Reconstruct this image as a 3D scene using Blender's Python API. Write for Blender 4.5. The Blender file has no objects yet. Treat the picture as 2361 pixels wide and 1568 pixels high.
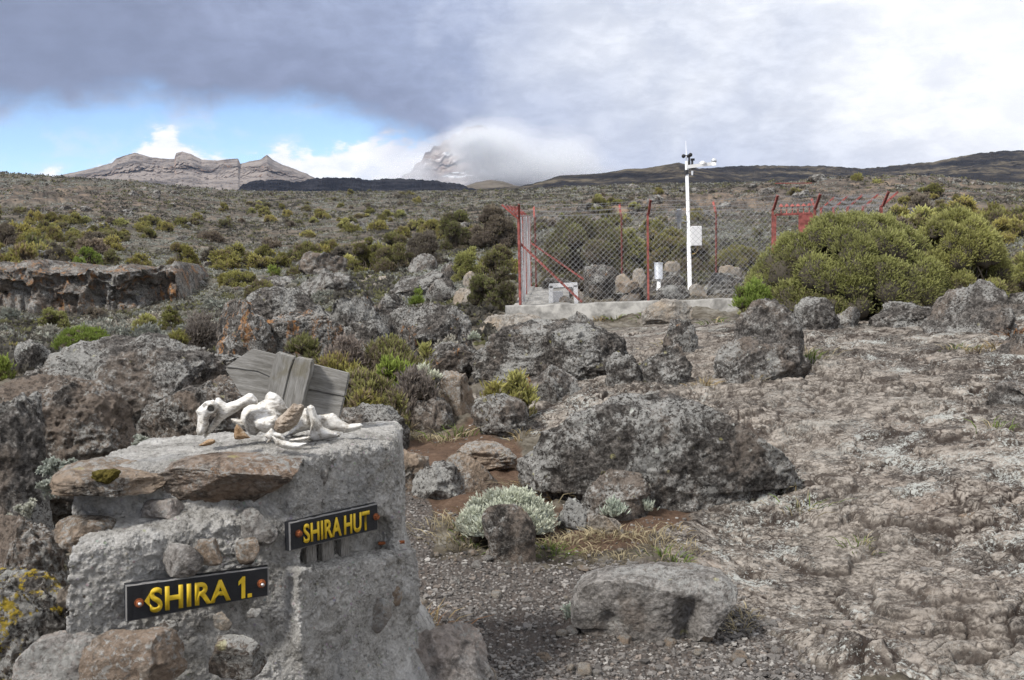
import bpy, math, random
import numpy as np
from mathutils import Matrix, Vector

# ------------------------------------------------------------------ camera, sky, sun, exposure
SC = bpy.context.scene
COL = SC.collection
F, CX, CY = 2295.0, 1180.5, 784.0            # focal length and centre in units of a 2361-wide frame
PITCH, ROLL, EYE = math.radians(5.57), math.radians(-1.2), 1.6
RM = Matrix.Rotation(math.pi / 2 - PITCH, 3, 'X') @ Matrix.Rotation(ROLL, 3, 'Z')
RN = np.array(RM)
CAM = np.array([0, 0, EYE])
cd = bpy.data.cameras.new('camera')
cd.sensor_width = 36; cd.lens = 36 * F / 2361
cd.clip_start = 0.05; cd.clip_end = 40000
co = bpy.data.objects.new('camera', cd); COL.objects.link(co)
co.matrix_world = Matrix.Translation((0, 0, EYE)) @ RM.to_4x4()
SC.camera = co
SC.view_settings.view_transform = 'Standard'
SC.view_settings.look = 'None'
SC.view_settings.exposure = 0.45
SC.view_settings.gamma = 1.0
SC.cycles.use_denoising = True
SC.cycles.denoising_prefilter = 'FAST'
SC.cycles.use_adaptive_sampling = False
SC.cycles.volume_bounces = 3
SC.cycles.max_bounces = 8
SC.cycles.transparent_max_bounces = 16

SUN_EL, SUN_AZ = math.radians(48), math.radians(-128)      # azimuth from +Y, clockwise
SUN_DIR = Vector((math.sin(SUN_AZ) * math.cos(SUN_EL), math.cos(SUN_AZ) * math.cos(SUN_EL), math.sin(SUN_EL)))
sl = bpy.data.lights.new('sun', 'SUN'); sl.energy = 3.4; sl.angle = math.radians(10); sl.color = (1, .965, .91)
so = bpy.data.objects.new('sun', sl); COL.objects.link(so)
so.rotation_euler = (-SUN_DIR).to_track_quat('-Z', 'Y').to_euler()
so.location = (-20, -20, 60)

class NB:
    """small node-building helper"""
    def __init__(s, tree):
        s.t = tree; s.N = tree.nodes; s.L = tree.links
    def put(s, sock, v):
        if v is None: return
        if isinstance(v, bpy.types.NodeSocket): s.L.new(v, sock)
        else:
            if sock.type == 'RGBA' and hasattr(v, '__len__') and len(v) == 3: v = (*v, 1)
            sock.default_value = v
    def add(s, typ, props=None, ins=None):
        n = s.N.new(typ)
        for k, v in (props or {}).items(): setattr(n, k, v)
        for k, v in (ins or {}).items(): s.put(n.inputs[k], v)
        return n
    def noise(s, vec, scale, detail=5, rough=.6, dist=0.0, out='Fac'):
        return s.add('ShaderNodeTexNoise', None, {'Vector': vec, 'Scale': scale, 'Detail': detail, 'Roughness': rough, 'Distortion': dist}).outputs[out]
    def vor(s, vec, scale, feature='F1', out='Distance', rnd=1.0):
        return s.add('ShaderNodeTexVoronoi', {'feature': feature}, {'Vector': vec, 'Scale': scale, 'Randomness': rnd}).outputs[out]
    def ss(s, x, a, b, lo=0.0, hi=1.0):
        return s.add('ShaderNodeMapRange', {'interpolation_type': 'SMOOTHSTEP'}, {0: x, 1: a, 2: b, 3: lo, 4: hi}).outputs[0]
    def m(s, op, a, b=None, c=None):
        n = s.add('ShaderNodeMath', {'operation': op}); s.put(n.inputs[0], a); s.put(n.inputs[1], b); s.put(n.inputs[2], c)
        return n.outputs[0]
    def vm(s, op, a, b=None, sc=None):
        n = s.add('ShaderNodeVectorMath', {'operation': op}); s.put(n.inputs[0], a); s.put(n.inputs[1], b)
        if sc is not None: s.put(n.inputs['Scale'], sc)
        return n.outputs['Value'] if op in ('DOT_PRODUCT', 'LENGTH') else n.outputs[0]
    def mix(s, f, a, b, mode='MIX'):
        n = s.add('ShaderNodeMix', {'data_type': 'RGBA', 'blend_type': mode})
        s.put(n.inputs[0], f); s.put(n.inputs[6], a); s.put(n.inputs[7], b)
        return n.outputs[2]
    def ramp(s, f, stops, interp='LINEAR'):
        n = s.add('ShaderNodeValToRGB'); s.put(n.inputs[0], f)
        e = n.color_ramp.elements; n.color_ramp.interpolation = interp
        while len(e) < len(stops): e.new(0.5)
        for q, (p, c) in zip(e, stops):
            q.position = p; q.color = (*c, 1) if hasattr(c, '__len__') else (c, c, c, 1)
        return n.outputs[0]
    def attr(s, name, out='Color'):
        return s.add('ShaderNodeAttribute', {'attribute_name': name}).outputs[out]

# ---- world: Nishita sky behind layers of procedural cloud, all laid out by compass bearing and height
W = bpy.data.worlds.new('World'); SC.world = W; W.use_nodes = True
W.node_tree.nodes.clear()
b = NB(W.node_tree)
sky = b.add('ShaderNodeTexSky', {'sky_type': 'NISHITA', 'sun_disc': False, 'sun_elevation': SUN_EL, 'sun_rotation': SUN_AZ, 'altitude': 3500.0,
                                 'air_density': 1.0, 'dust_density': 0.6, 'ozone_density': 1.5})
blue = b.mix(1.0, sky.outputs[0], (0.155, 0.16, 0.165), 'MULTIPLY')
d = b.add('ShaderNodeTexCoord').outputs['Generated']
sep = b.add('ShaderNodeSeparateXYZ', None, {0: d})
az = b.m('ARCTAN2', sep.outputs[0], sep.outputs[1])
el = b.m('ARCSINE', sep.outputs[2])
# az/el in degrees
azd = b.m('MULTIPLY', az, 57.2958); eld = b.m('MULTIPLY', el, 57.2958)
nA = b.noise(d, 5.0, 5, .48, .3)             # broad
nB = b.noise(d, 13.0, 7, .52, .4)             # puffs
dv = b.vm('MULTIPLY', d, (1, 1, 2.2))
nC = b.noise(dv, 24.0, 9, .62, .2)
nAc = b.m('SUBTRACT', nA, .5); nBc = b.m('SUBTRACT', nB, .5); nCc = b.m('SUBTRACT', nC, .5)
wob = b.m('ADD', b.m('MULTIPLY', nAc, 7.0), b.m('ADD', b.m('MULTIPLY', nBc, 5.0), b.m('MULTIPLY', nCc, 2.5)))
# low bank of white cumulus above the skyline, left half
azn = b.m('MULTIPLY_ADD', azd, 1 / 60., .5)  # -30..30 deg -> 0..1
def az01(a): return (a + 30) / 60.
topc = b.ramp(azn, [(az01(-27), .235), (az01(-22.5), .30), (az01(-19), .50), (az01(-17), .39), (az01(-14), .39), (az01(-11), .44), (az01(-9), .49), (az01(-6), .50), (az01(-2), .60)])
top = b.m('MULTIPLY', topc, 12.0)
cum = b.ss(b.m('SUBTRACT', b.m('ADD', top, b.m('MULTIPLY', b.m('ADD', nBc, nCc), 4.2)), eld), -.35, .5)
cumcol = b.mix(b.ss(nC, .35, .65), (.72, .77, .88), (.95, .95, .98))
# thin veil over the blue
veil = b.m('MULTIPLY', b.ss(b.m('ADD', b.m('MULTIPLY', nC, .6), b.m('MULTIPLY', nB, .5)), .50, .76), .6)
blue2 = b.mix(veil, blue, (.70, .77, .92))
c1 = b.mix(cum, blue2, cumcol)
# the big dark deck: its lower edge by bearing
edge = b.ramp(azn, [(az01(-29), .63), (az01(-24), .70), (az01(-20), .80), (az01(-16), .74), (az01(-12), .72), (az01(-9), .66), (az01(-5), .56), (az01(-3.2), .46), (az01(-1.2), .30), (az01(1.5), .05)])
edge = b.m('MULTIPLY', edge, 9.9)
over = b.m('SUBTRACT', b.m('ADD', eld, b.m('MULTIPLY', wob, .66)), edge)
deck = b.ss(over, -1.0, 1.7)
# deck colour: violet grey on the left, shining white on the right and above
hi = b.m('ADD', b.m('ADD', b.m('MULTIPLY', azd, .052), b.m('MULTIPLY', eld, .040)), b.m('ADD', b.m('MULTIPLY', nAc, 1.5), b.m('ADD', b.m('MULTIPLY', nBc, .8), b.m('MULTIPLY', nCc, .5))))
dcol = b.ramp(b.m('MULTIPLY_ADD', hi, .42, .30), [(0.04, (.215, .245, .35)), (.22, (.26, .295, .42)), (.40, (.34, .39, .54)), (.54, (.50, .545, .67)), (.68, (.62, .655, .745)), (.92, (.92, .93, .955))])
dcol = b.mix(b.m('MULTIPLY', b.ss(over, 9, 1.0), b.ss(azd, 4, -6, 0, .35)), dcol, (.185, .22, .34))
dcol = b.mix(b.m('MULTIPLY', b.ss(eld, 6.5, 1.0), b.ss(azd, 0, 6, 0, .55)), dcol, (.52, .57, .72))
fluff = b.ss(nC, .35, .68, .94, 1.06)
dcol = b.mix(1.0, dcol, fluff, 'MULTIPLY')
dcol = b.mix(b.ss(eld, 18, 60), dcol, (.80, .82, .87))          # the rest of the deck overhead
c2 = b.mix(deck, c1, dcol)
bg = b.add('ShaderNodeBackground', None, {'Color': c2, 'Strength': .88})
wo = b.add('ShaderNodeOutputWorld'); b.L.new(bg.outputs[0], wo.inputs['Surface'])
W.cycles.sampling_method = 'MANUAL'; W.cycles.sample_map_resolution = 512

# ------------------------------------------------------------------ geometry helpers
def rays(px, py):
    px = np.asarray(px, float); py = np.asarray(py, float)
    v = np.stack([(px - CX) / F, -(py - CY) / F, -np.ones_like(px)], -1)
    return v @ RN.T
def at(px, py, Y):
    r = rays(px, py)
    return CAM + r * (np.asarray(Y) / r[..., 1])[..., None]
def proj(p):
    c = (np.asarray(p) - CAM) @ RN
    w = np.maximum(-c[..., 2], 1e-3)
    return CX + F * c[..., 0] / w, CY - F * c[..., 1] / w

def _h(ix, iy, iz, s):
    n = (ix.astype(np.int64) * 374761393 + iy.astype(np.int64) * 668265263 + iz.astype(np.int64) * 2147483647 % 1274126177 + s * 1013904223) & 0xffffffff
    n = ((n ^ (n >> 13)) * 1274126177) & 0xffffffff
    n = ((n ^ (n >> 16)) * 2246822519) & 0xffffffff
    return ((n ^ (n >> 15)) & 0xffffff).astype(np.float32) / 16777215.0
def vnoise(p, s=0):
    p = np.asarray(p, np.float64)
    i = np.floor(p).astype(np.int64); f = (p - i).astype(np.float32)
    u = f * f * f * (f * (f * 6 - 15) + 10)
    r = 0
    for dx in (0, 1):
        wx = u[:, 0] if dx else 1 - u[:, 0]
        for dy in (0, 1):
            wy = u[:, 1] if dy else 1 - u[:, 1]
            for dz in (0, 1):
                wz = u[:, 2] if dz else 1 - u[:, 2]
                r = r + wx * wy * wz * _h(i[:, 0] + dx, i[:, 1] + dy, i[:, 2] + dz, s)
    return r * 2 - 1
ROT = np.array([[.36, .48, -.8], [-.8, .6, 0], [.48, .64, .6]])
def fbm(p, oct=4, s=0, gain=.5, ridged=False):
    p = np.asarray(p, np.float64); a, t, w = 1.0, 0, 0
    for k in range(oct):
        n = vnoise(p, s + k * 17)
        if ridged: n = 1 - 2 * np.abs(n)
        t = t + a * n; w += a; a *= gain; p = (p @ ROT.T) * 2.03 + 7.1
    return t / w
def vor2(x, y, s=0):
    """2-D Voronoi: F1, F2, cell id"""
    ix = np.floor(x).astype(np.int64); iy = np.floor(y).astype(np.int64)
    f1 = np.full(x.shape, 9.0, np.float32); f2 = f1.copy(); cid = np.zeros(x.shape, np.float32)
    z = np.zeros_like(ix)
    for dx in (-1, 0, 1):
        for dy in (-1, 0, 1):
            a = ix + dx; c = iy + dy
            qx = a + _h(a, c, z, s); qy = c + _h(a, c, z + 1, s)
            dd = np.hypot(qx - x, qy - y).astype(np.float32)
            new = dd < f1
            f2 = np.where(new, f1, np.minimum(f2, dd))
            cid = np.where(new, _h(a, c, z + 2, s), cid)
            f1 = np.where(new, dd, f1)
    return f1, f2, cid
def sst(x, a, b):
    t = np.clip((x - a) / (b - a), 0, 1); return t * t * (3 - 2 * t)

def mesh(name, V, Fc, mat=None, smooth=True, attrs=None, mats=None, midx=None):
    """mesh datablock from numpy verts and an (n,3|4) face array"""
    me = bpy.data.meshes.new(name)
    V = np.ascontiguousarray(V, np.float32); Fc = np.ascontiguousarray(Fc, np.int32)
    k = Fc.shape[1]
    me.vertices.add(len(V)); me.vertices.foreach_set('co', V.ravel())
    me.loops.add(Fc.size); me.loops.foreach_set('vertex_index', Fc.ravel())
    me.polygons.add(len(Fc)); me.polygons.foreach_set('loop_start', np.arange(len(Fc), dtype=np.int32) * k)
    me.update(calc_edges=True)
    me.polygons.foreach_set('use_smooth', np.full(len(Fc), smooth))
    for m in (mats or ([mat] if mat else [])): me.materials.append(m)
    if midx is not None: me.polygons.foreach_set('material_index', np.asarray(midx, np.int32))
    for an, av in (attrs or {}).items():
        av = np.asarray(av, np.float32)
        if av.ndim == 1: av = np.stack([av] * 3, -1)
        if av.shape[1] == 3: av = np.concatenate([av, np.ones((len(av), 1), np.float32)], 1)
        a = me.attributes.new(an, 'FLOAT_COLOR', 'POINT'); a.data.foreach_set('color', np.ascontiguousarray(av).ravel())
    me.update()
    return me
def obj(name, me, parent=None, loc=None):
    o = bpy.data.objects.new(name, me); COL.objects.link(o)
    if parent: o.parent = parent
    if loc is not None: o.location = loc
    return o
def tag(o, label=None, cat=None, group=None, kind=None):
    if label: o['label'] = label
    if cat: o['category'] = cat
    if group: o['group'] = group
    if kind: o['kind'] = kind
    return o
def thing(name, label, cat, loc=(0, 0, 0), group=None):
    o = bpy.data.objects.new(name, None); COL.objects.link(o); o.location = loc
    o.empty_display_size = .1
    return tag(o, label, cat, group)
def join(parts):
    """list of (V, F) with equal face size -> one"""
    Vs, Fs, n = [], [], 0
    for V, Fc in parts:
        Vs.append(V); Fs.append(np.asarray(Fc) + n); n += len(V)
    return np.concatenate(Vs), np.concatenate(Fs)
def tube(pts, radii, n=6, cap=True):
    pts = np.asarray(pts, float); radii = np.broadcast_to(np.asarray(radii, float), (len(pts),))
    t = np.gradient(pts, axis=0); t /= np.linalg.norm(t, axis=1, keepdims=True) + 1e-9
    up = np.array([0, 0, 1.0]) if abs(t[0, 2]) < .9 else np.array([1.0, 0, 0])
    V = []
    for i in range(len(pts)):
        a = np.cross(t[i], up); a /= np.linalg.norm(a) + 1e-9; c = np.cross(a, t[i])
        an = np.arange(n) * 2 * math.pi / n + math.pi / n
        V.append(pts[i] + radii[i] * (np.cos(an)[:, None] * a + np.sin(an)[:, None] * c))
    V = np.concatenate(V); Fs = []
    for i in range(len(pts) - 1):
        for k in range(n):
            Fs.append((i * n + k, i * n + (k + 1) % n, (i + 1) * n + (k + 1) % n, (i + 1) * n + k))
    if cap:
        for base in (0, (len(pts) - 1) * n):
            c = len(V); V = np.vstack([V, V[base:base + n].mean(0)])
            for k in range(0, n, 2): Fs.append((c, base + k, base + (k + 1) % n, base + (k + 2) % n))
    Fs = np.array(Fs)
    return V, Fs
def box(c, s, R=None, bev=0.0):
    """box (optionally with chamfered vertical look through 24-vert bevel)"""
    c = np.asarray(c, float); s = np.asarray(s, float) / 2
    V = np.array([[x, y, z] for x in (-1, 1) for y in (-1, 1) for z in (-1, 1)], float) * s
    Fs = np.array([(0, 1, 3, 2), (4, 6, 7, 5), (0, 4, 5, 1), (2, 3, 7, 6), (0, 2, 6, 4), (1, 5, 7, 3)])
    if R is not None: V = V @ np.asarray(R).T
    return V + c, Fs
def qmesh(name, V, Fs, mat, smooth=False, **kw):
    me = mesh(name, V, Fs, mat, smooth, **kw); me.validate(); me.update(); return me
# ------------------------------------------------------------------ materials
def newmat(name, rough=.85, spec=.25):
    m = bpy.data.materials.new(name); m.use_nodes = True
    n = NB(m.node_tree); p = m.node_tree.nodes['Principled BSDF']
    p.inputs['Roughness'].default_value = rough; p.inputs['Specular IOR Level'].default_value = spec
    return m, n, p
def bump(n, p, h, strength=.6, dist=.02):
    q = n.add('ShaderNodeBump', None, {'Strength': strength, 'Distance': dist, 'Height': h})
    n.L.new(q.outputs[0], p.inputs['Normal'])
def ocoord(n, k=37.0):
    c = n.add('ShaderNodeTexCoord').outputs['Object']
    r = n.add('ShaderNodeObjectInfo').outputs['Random']
    return n.vm('ADD', c, n.vm('SCALE', (1.0, .7, .4), None, n.m('MULTIPLY', r, k)))

def rock_mat(name, dark=1.0, brown=.5, lichen=.5, orange=0.0, base=((.028, .025, .023), (.078, .071, .064), (.165, .151, .138)), brownc=(.18, .145, .118), sc=1.0, lichc=(.345, .34, .32), yellow=.35, bumps=.7):
    m, n, p = newmat(name, .92, .15)
    v = ocoord(n)
    big = n.noise(v, 2.2 * sc, 6, .62, .4)
    mid = n.noise(v, 13 * sc, 9, .72, .5)
    fin = n.noise(v, 62 * sc, 6, .7)
    spk = n.noise(n.vm('ADD', v, (3.1, 7.7, 1.2)), 46 * sc, 8, .78, .6)
    lum = n.m('ADD', n.m('MULTIPLY', mid, .6), n.m('MULTIPLY', fin, .4))
    c = n.ramp(lum, [(.435, base[0]), (.50, base[1]), (.575, base[2])])
    bm = n.m('MULTIPLY', n.ss(n.m('ADD', big, n.m('MULTIPLY', n.m('SUBTRACT', mid, .5), .35)), .60 - .26 * brown, .70 - .22 * brown), min(1, .35 + brown * .7))
    bc = n.mix(fin, tuple(x * .62 for x in brownc), tuple(x * 1.35 for x in brownc))
    c = n.mix(bm, c, bc)
    if orange > 0:
        st = n.noise(n.vm('MULTIPLY', v, (1, 1, .35)), 7 * sc, 7, .7, 1.2)
        c = n.mix(n.m('MULTIPLY', n.ss(st, .66 - .16 * orange, .72 - .16 * orange), .85), c, n.mix(fin, (.19, .085, .032), (.46, .24, .10)))
    # crustose lichen: white-grey speckle and larger pale rosettes
    blotch = n.noise(n.vm('ADD', v, (2.2, 8.1, 3.3)), 2.4 * sc, 6, .62, .3)
    pit = n.ss(n.m('ADD', n.m('MULTIPLY', n.noise(n.vm('ADD', v, (7.1, 0.7, 5.3)), 30 * sc, 7, .75, .5), .8), n.m('MULTIPLY', blotch, .3)), .555, .60)
    c = n.mix(n.m('MULTIPLY', pit, .72 * dark), c, (.022, .018, .016))
    lsrc = n.m('ADD', n.m('MULTIPLY', spk, .95), n.m('MULTIPLY', blotch, .40))
    lm = n.ss(lsrc, .712 - .080 * lichen, .745 - .080 * lichen)
    nz = n.add('ShaderNodeSeparateXYZ', None, {0: n.add('ShaderNodeNewGeometry').outputs['Normal']}).outputs[2]
    upf = n.m('MULTIPLY', n.ss(nz, -.5, .45, .5, 1.0), n.ss(n.m('ADD', blotch, n.m('MULTIPLY', n.m('SUBTRACT', mid, .5), .5)), .445, .545, .12, 1.0))
    c = n.mix(n.m('MULTIPLY', lm, n.m('MULTIPLY', upf, .9)), c, n.mix(mid, tuple(x * .72 for x in lichc), tuple(x * 1.25 for x in lichc)))
    flk = n.m('MULTIPLY', upf, n.m('MULTIPLY', n.ss(n.vor(v, 75 * sc), .30, .20), n.ss(n.noise(v, 4.5 * sc, 5), .50, .60)))
    c = n.mix(n.m('MULTIPLY', flk, .75 * min(1, lichen * 1.5)), c, tuple(x * 1.1 for x in lichc))
    ros = n.m('MULTIPLY', n.ss(n.vor(n.vm('ADD', v, n.vm('SCALE', n.noise(v, 30 * sc, 3, .6, out='Color'), None, .04)), 8.5 * sc), .17, .11), n.ss(n.noise(v, 3.3 * sc, 3), .55, .60))
    c = n.mix(n.m('MULTIPLY', ros, .8 * min(1, lichen * 1.6)), c, (.47, .48, .44))
    yl = n.m('MULTIPLY', n.ss(n.vor(n.vm('ADD', v, (5.2, 1.3, 9.9)), 5.5 * sc), .12, .07), n.ss(spk, .42, .55))
    c = n.mix(n.m('MULTIPLY', yl, yellow), c, (.46, .43, .13))
    blk = n.ss(n.noise(n.vm('ADD', v, (9.1, 2.2, 4.4)), 9 * sc, 7, .7, .6), .60, .70)
    c = n.mix(n.m('MULTIPLY', blk, .7 * dark), c, (.025, .021, .019))
    n.put(p.inputs['Base Color'], c)
    h = n.m('ADD', n.m('MULTIPLY', mid, 1.0), n.m('ADD', n.m('MULTIPLY', fin, .55), n.m('MULTIPLY', pit, -.22)))
    bump(n, p, h, bumps, .045 / sc)
    return m
M = {}
M['rock_dark'] = rock_mat('lichened_lava_dark', 1.0, .28, .62)
M['rock_grey'] = rock_mat('lichened_lava_grey', .75, .45, .56, base=((.038, .034, .031), (.105, .096, .088), (.20, .185, .17)))
M['rock_brown'] = rock_mat('weathered_lava_brown', .8, .8, .30)
M['rock_tan'] = rock_mat('bare_lava_tan', .45, .9, .30, base=((.05, .043, .036), (.17, .142, .115), (.28, .24, .20)), brownc=(.29, .225, .17))
M['rock_pale'] = rock_mat('pale_stone', .25, .5, .25, base=((.15, .13, .11), (.31, .275, .235), (.43, .39, .34)), brownc=(.36, .29, .215), yellow=.1)
M['rock_rust'] = rock_mat('rust_streaked_lava', .9, .35, .42, orange=.8)
M['rock_flake'] = rock_mat('flaked_lava_with_ochre', .9, .2, .5, orange=.38)
M['rock_cliff'] = rock_mat('cliff_lava', .6, .5, .45, orange=.72, sc=.3, base=((.05, .045, .041), (.13, .118, .106), (.24, .22, .20)))

def veg_mat(name, rough=.75, gain=1.0, trans=.38):
    m, n, p = newmat(name, rough, .15)
    c = n.attr('tint')
    r = n.add('ShaderNodeObjectInfo').outputs['Random']
    c = n.mix(1.0, c, n.mix(r, (.82 * gain, .86 * gain, .85 * gain), (1.15 * gain, 1.1 * gain, 1.05 * gain)), 'MULTIPLY')
    n.put(p.inputs['Base Color'], c)
    if trans:
        tr = n.add('ShaderNodeBsdfTranslucent', None, {'Color': c})
        mx = n.add('ShaderNodeMixShader', None, {0: trans, 1: p.outputs[0], 2: tr.outputs[0]})
        n.L.new(mx.outputs[0], n.N['Material Output'].inputs['Surface'])
    return m
M['leaf'] = veg_mat('heath_leaf')
M['silver'] = veg_mat('silver_leaf', .9, 1.0, .15)
M['twig'] = veg_mat('twig_bark', .95, 1.0, 0)
M['grass'] = veg_mat('grass_blade', .7, 1.0, .3)

def plain(name, col, rough=.6, var=.18, sc=30, metal=0.0, spec=.4, bmp=.15, streak=None):
    m, n, p = newmat(name, rough, spec)
    v = n.add('ShaderNodeTexCoord').outputs['Object']
    a = n.noise(n.vm('MULTIPLY', v, streak) if streak else v, sc, 7, .65, .3)
    c = n.mix(n.ss(a, .3, .7), tuple(x * (1 - var) for x in col), tuple(min(1, x * (1 + var)) for x in col))
    n.put(p.inputs['Base Color'], c); p.inputs['Metallic'].default_value = metal
    if bmp: bump(n, p, a, bmp, .01)
    return m
M['rock_yellow'] = rock_mat('yellow_lichen_lava', .7, .5, .5, yellow=.2)
_m = M['rock_yellow']; _n = NB(_m.node_tree); _p = _m.node_tree.nodes['Principled BSDF']
_c = _p.inputs['Base Color'].links[0].from_socket
_v = ocoord(_n)
_f = _n.ss(_n.m('ADD', _n.m('MULTIPLY', _n.noise(_v, 24, 8, .75), .8), _n.m('MULTIPLY', _n.noise(_v, 4, 4), .3)), .585, .63)
_n.put(_p.inputs['Base Color'], _n.mix(_n.m('MULTIPLY', _f, .9), _c, (.40, .29, .03)))
M['rock_pink'] = rock_mat('pinkish_grey_rock', .2, .5, .2, base=((.16, .145, .133), (.31, .285, .265), (.44, .415, .39)), brownc=(.36, .30, .26), yellow=.05)
M['rock_cap'] = rock_mat('orange_brown_cap_stone', .4, .6, .45, orange=.25, base=((.09, .072, .058), (.215, .178, .148), (.33, .30, .27)), brownc=(.25, .175, .125), yellow=.4)
M['rock_pinkgrey'] = rock_mat('grey_field_stone', .15, .4, .12, base=((.13, .118, .108), (.24, .222, .205), (.35, .33, .31)), brownc=(.27, .235, .20), yellow=.0)
M['rock_foot'] = rock_mat('brown_footing_stone', .1, .7, .1, base=((.12, .095, .075), (.22, .178, .142), (.32, .275, .235)), brownc=(.245, .185, .14), yellow=.0)
M['rock_block'] = rock_mat('grey_loose_block', .35, .3, .6, base=((.12, .11, .10), (.215, .20, .185), (.32, .30, .28)), yellow=.4)
# ------------------------------------------------------------------ ground: one sheet from under the camera to the horizon
PROF = {   # profile of the bare ground by bearing column: (distance, frame row)
 -350: [(2.5,2050),(3.6,1590),(5,1310),(7,1110),(9,1010),(12,900),(16,840),(22,795),(30,755),(40,748),(55,736),(61,622),(65,612),(80,590),(110,560),(150,530),(220,485),(320,435),(420,400),(520,392),(640,390)],
 0:    [(2.5,2050),(3.6,1590),(5,1310),(7,1110),(9,1005),(12,892),(16,832),(22,790),(30,750),(40,748),(55,736),(61,622),(65,612),(80,590),(110,560),(150,530),(220,487),(320,437),(420,402),(520,400),(640,402)],
 300:  [(2.5,2050),(3.6,1590),(5,1300),(7,1100),(9,1000),(12,895),(16,838),(22,790),(30,750),(40,748),(55,736),(61,622),(65,612),(80,595),(110,565),(150,535),(220,495),(320,450),(420,418),(520,420),(640,425)],
 600:  [(2.5,2040),(3.6,1585),(5,1297),(7,1090),(9,985),(12,900),(16,846),(22,788),(30,738),(45,690),(60,650),(80,620),(110,590),(150,560),(220,520),(320,480),(500,446),(640,443)],
 900:  [(2.5,2030),(3.6,1580),(5,1292),(6,1180),(7,1100),(8,1042),(9,1000),(10,960),(12,898),(14,850),(17,800),(20,768),(25,722),(30,688),(40,652),(60,620),(80,598),(110,570),(150,545),(220,510),(320,476),(500,446),(640,442)],
 1150: [(2.5,2030),(3.6,1580),(5,1292),(6,1178),(7,1090),(8,1026),(9,968),(10,920),(12,860),(14,818),(17,768),(19,750),(20.4,722),(22,708),(26,680),(30,652),(40,622),(60,592),(80,570),(110,550),(150,530),(220,505),(320,474),(500,444),(640,440)],
 1450: [(2.5,2020),(3.6,1572),(5,1290),(5.6,1212),(6.2,1150),(7,1072),(8,992),(9,926),(10,880),(12,820),(14,780),(17,762),(19.4,748),(20.3,706),(25,668),(30,642),(40,606),(60,576),(80,555),(110,530),(150,505),(200,478),(300,446),(500,428),(640,428)],
 1800: [(2.5,2010),(3.6,1562),(4.2,1440),(4.8,1342),(5.3,1270),(6,1186),(6.6,1106),(7.3,1022),(8,958),(9,890),(10,850),(11,815),(12,778),(13,748),(14,734),(17,720),(19.4,716),(20.3,692),(25,660),(30,630),(40,596),(60,562),(80,545),(110,520),(150,490),(200,460),(300,436),(500,424),(640,424)],
 2100: [(2.5,2000),(3.6,1552),(4.2,1422),(5,1290),(6,1132),(7,1022),(8,940),(9,872),(10,826),(11,792),(12,762),(13,738),(14,718),(17,692),(20,672),(25,642),(40,582),(60,552),(80,530),(110,505),(150,470),(185,430),(215,418),(300,426),(500,424),(640,424)],
 2361: [(2.5,1995),(3.6,1545),(4.2,1395),(5,1252),(6,1092),(7,982),(8,902),(9,842),(10,802),(11,772),(12,747),(14,708),(17,682),(20,660),(25,636),(40,582),(60,550),(80,526),(110,500),(150,470),(200,450),(300,438),(500,426),(640,426)],
 2700: [(2.5,1990),(3.6,1540),(4.2,1390),(5,1240),(6,1082),(7,975),(8,895),(9,838),(10,798),(11,768),(12,744),(14,706),(17,680),(20,658),(25,636),(40,582),(60,550),(80,526),(110,500),(150,470),(200,450),(300,438),(500,426),(640,426)]}
_lr = np.linspace(math.log(.3), math.log(6000), 900)
_caz, _ct = [], []
for _px in sorted(PROF):
    pr = np.array(PROF[_px], float)
    P = at(np.full(len(pr), _px), pr[:, 1], pr[:, 0])
    r = np.hypot(P[:, 0], P[:, 1]); t = (P[:, 2] - EYE) / r
    lr = np.log(r); z0 = P[0, 2]
    tt = np.interp(_lr, lr, t)
    rr = np.exp(_lr)
    tt = np.where(rr < r[0], (z0 - EYE) / rr, tt)                     # level close to the feet
    tt = np.where(rr > r[-1], (P[-1, 2] - EYE) / rr * 1.0 - .0 * rr, tt)   # level plain beyond
    _caz.append(math.atan2(P[3, 0], P[3, 1])); _ct.append(tt)
_caz = np.array(_caz); _ct = np.array(_ct)
_k = np.exp(-.5 * (np.arange(-9, 10) / 3.0) ** 2); _k /= _k.sum()
_az = np.linspace(-.62, .62, 500)
_T = np.array([np.interp(_az, _caz, _ct[:, j]) for j in range(len(_lr))])    # (lr, az)
_T = np.apply_along_axis(lambda c: np.convolve(np.pad(c, 9, 'edge'), _k, 'valid'), 0, _T)
_k2 = np.exp(-.5 * (np.arange(-30, 31) / 12.0) ** 2); _k2 /= _k2.sum()
_T = np.apply_along_axis(lambda c: np.convolve(np.pad(c, 30, 'edge'), _k2, 'valid'), 1, _T)
def bilin(A, fi, fj):
    i = np.clip(np.floor(fi).astype(int), 0, A.shape[0] - 2); j = np.clip(np.floor(fj).astype(int), 0, A.shape[1] - 2)
    u = np.clip(fi - i, 0, 1); v = np.clip(fj - j, 0, 1)
    return A[i, j] * (1 - u) * (1 - v) + A[i + 1, j] * u * (1 - v) + A[i, j + 1] * (1 - u) * v + A[i + 1, j + 1] * u * v
def base_z(x, y):
    r = np.maximum(np.hypot(x, y), .3); a = np.clip(np.arctan2(x, y), -.62, .62)
    fi = (np.log(r) - _lr[0]) / (_lr[1] - _lr[0]); fj = (a - _az[0]) / (_az[1] - _az[0])
    return EYE + r * bilin(_T, fi, fj)

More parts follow.
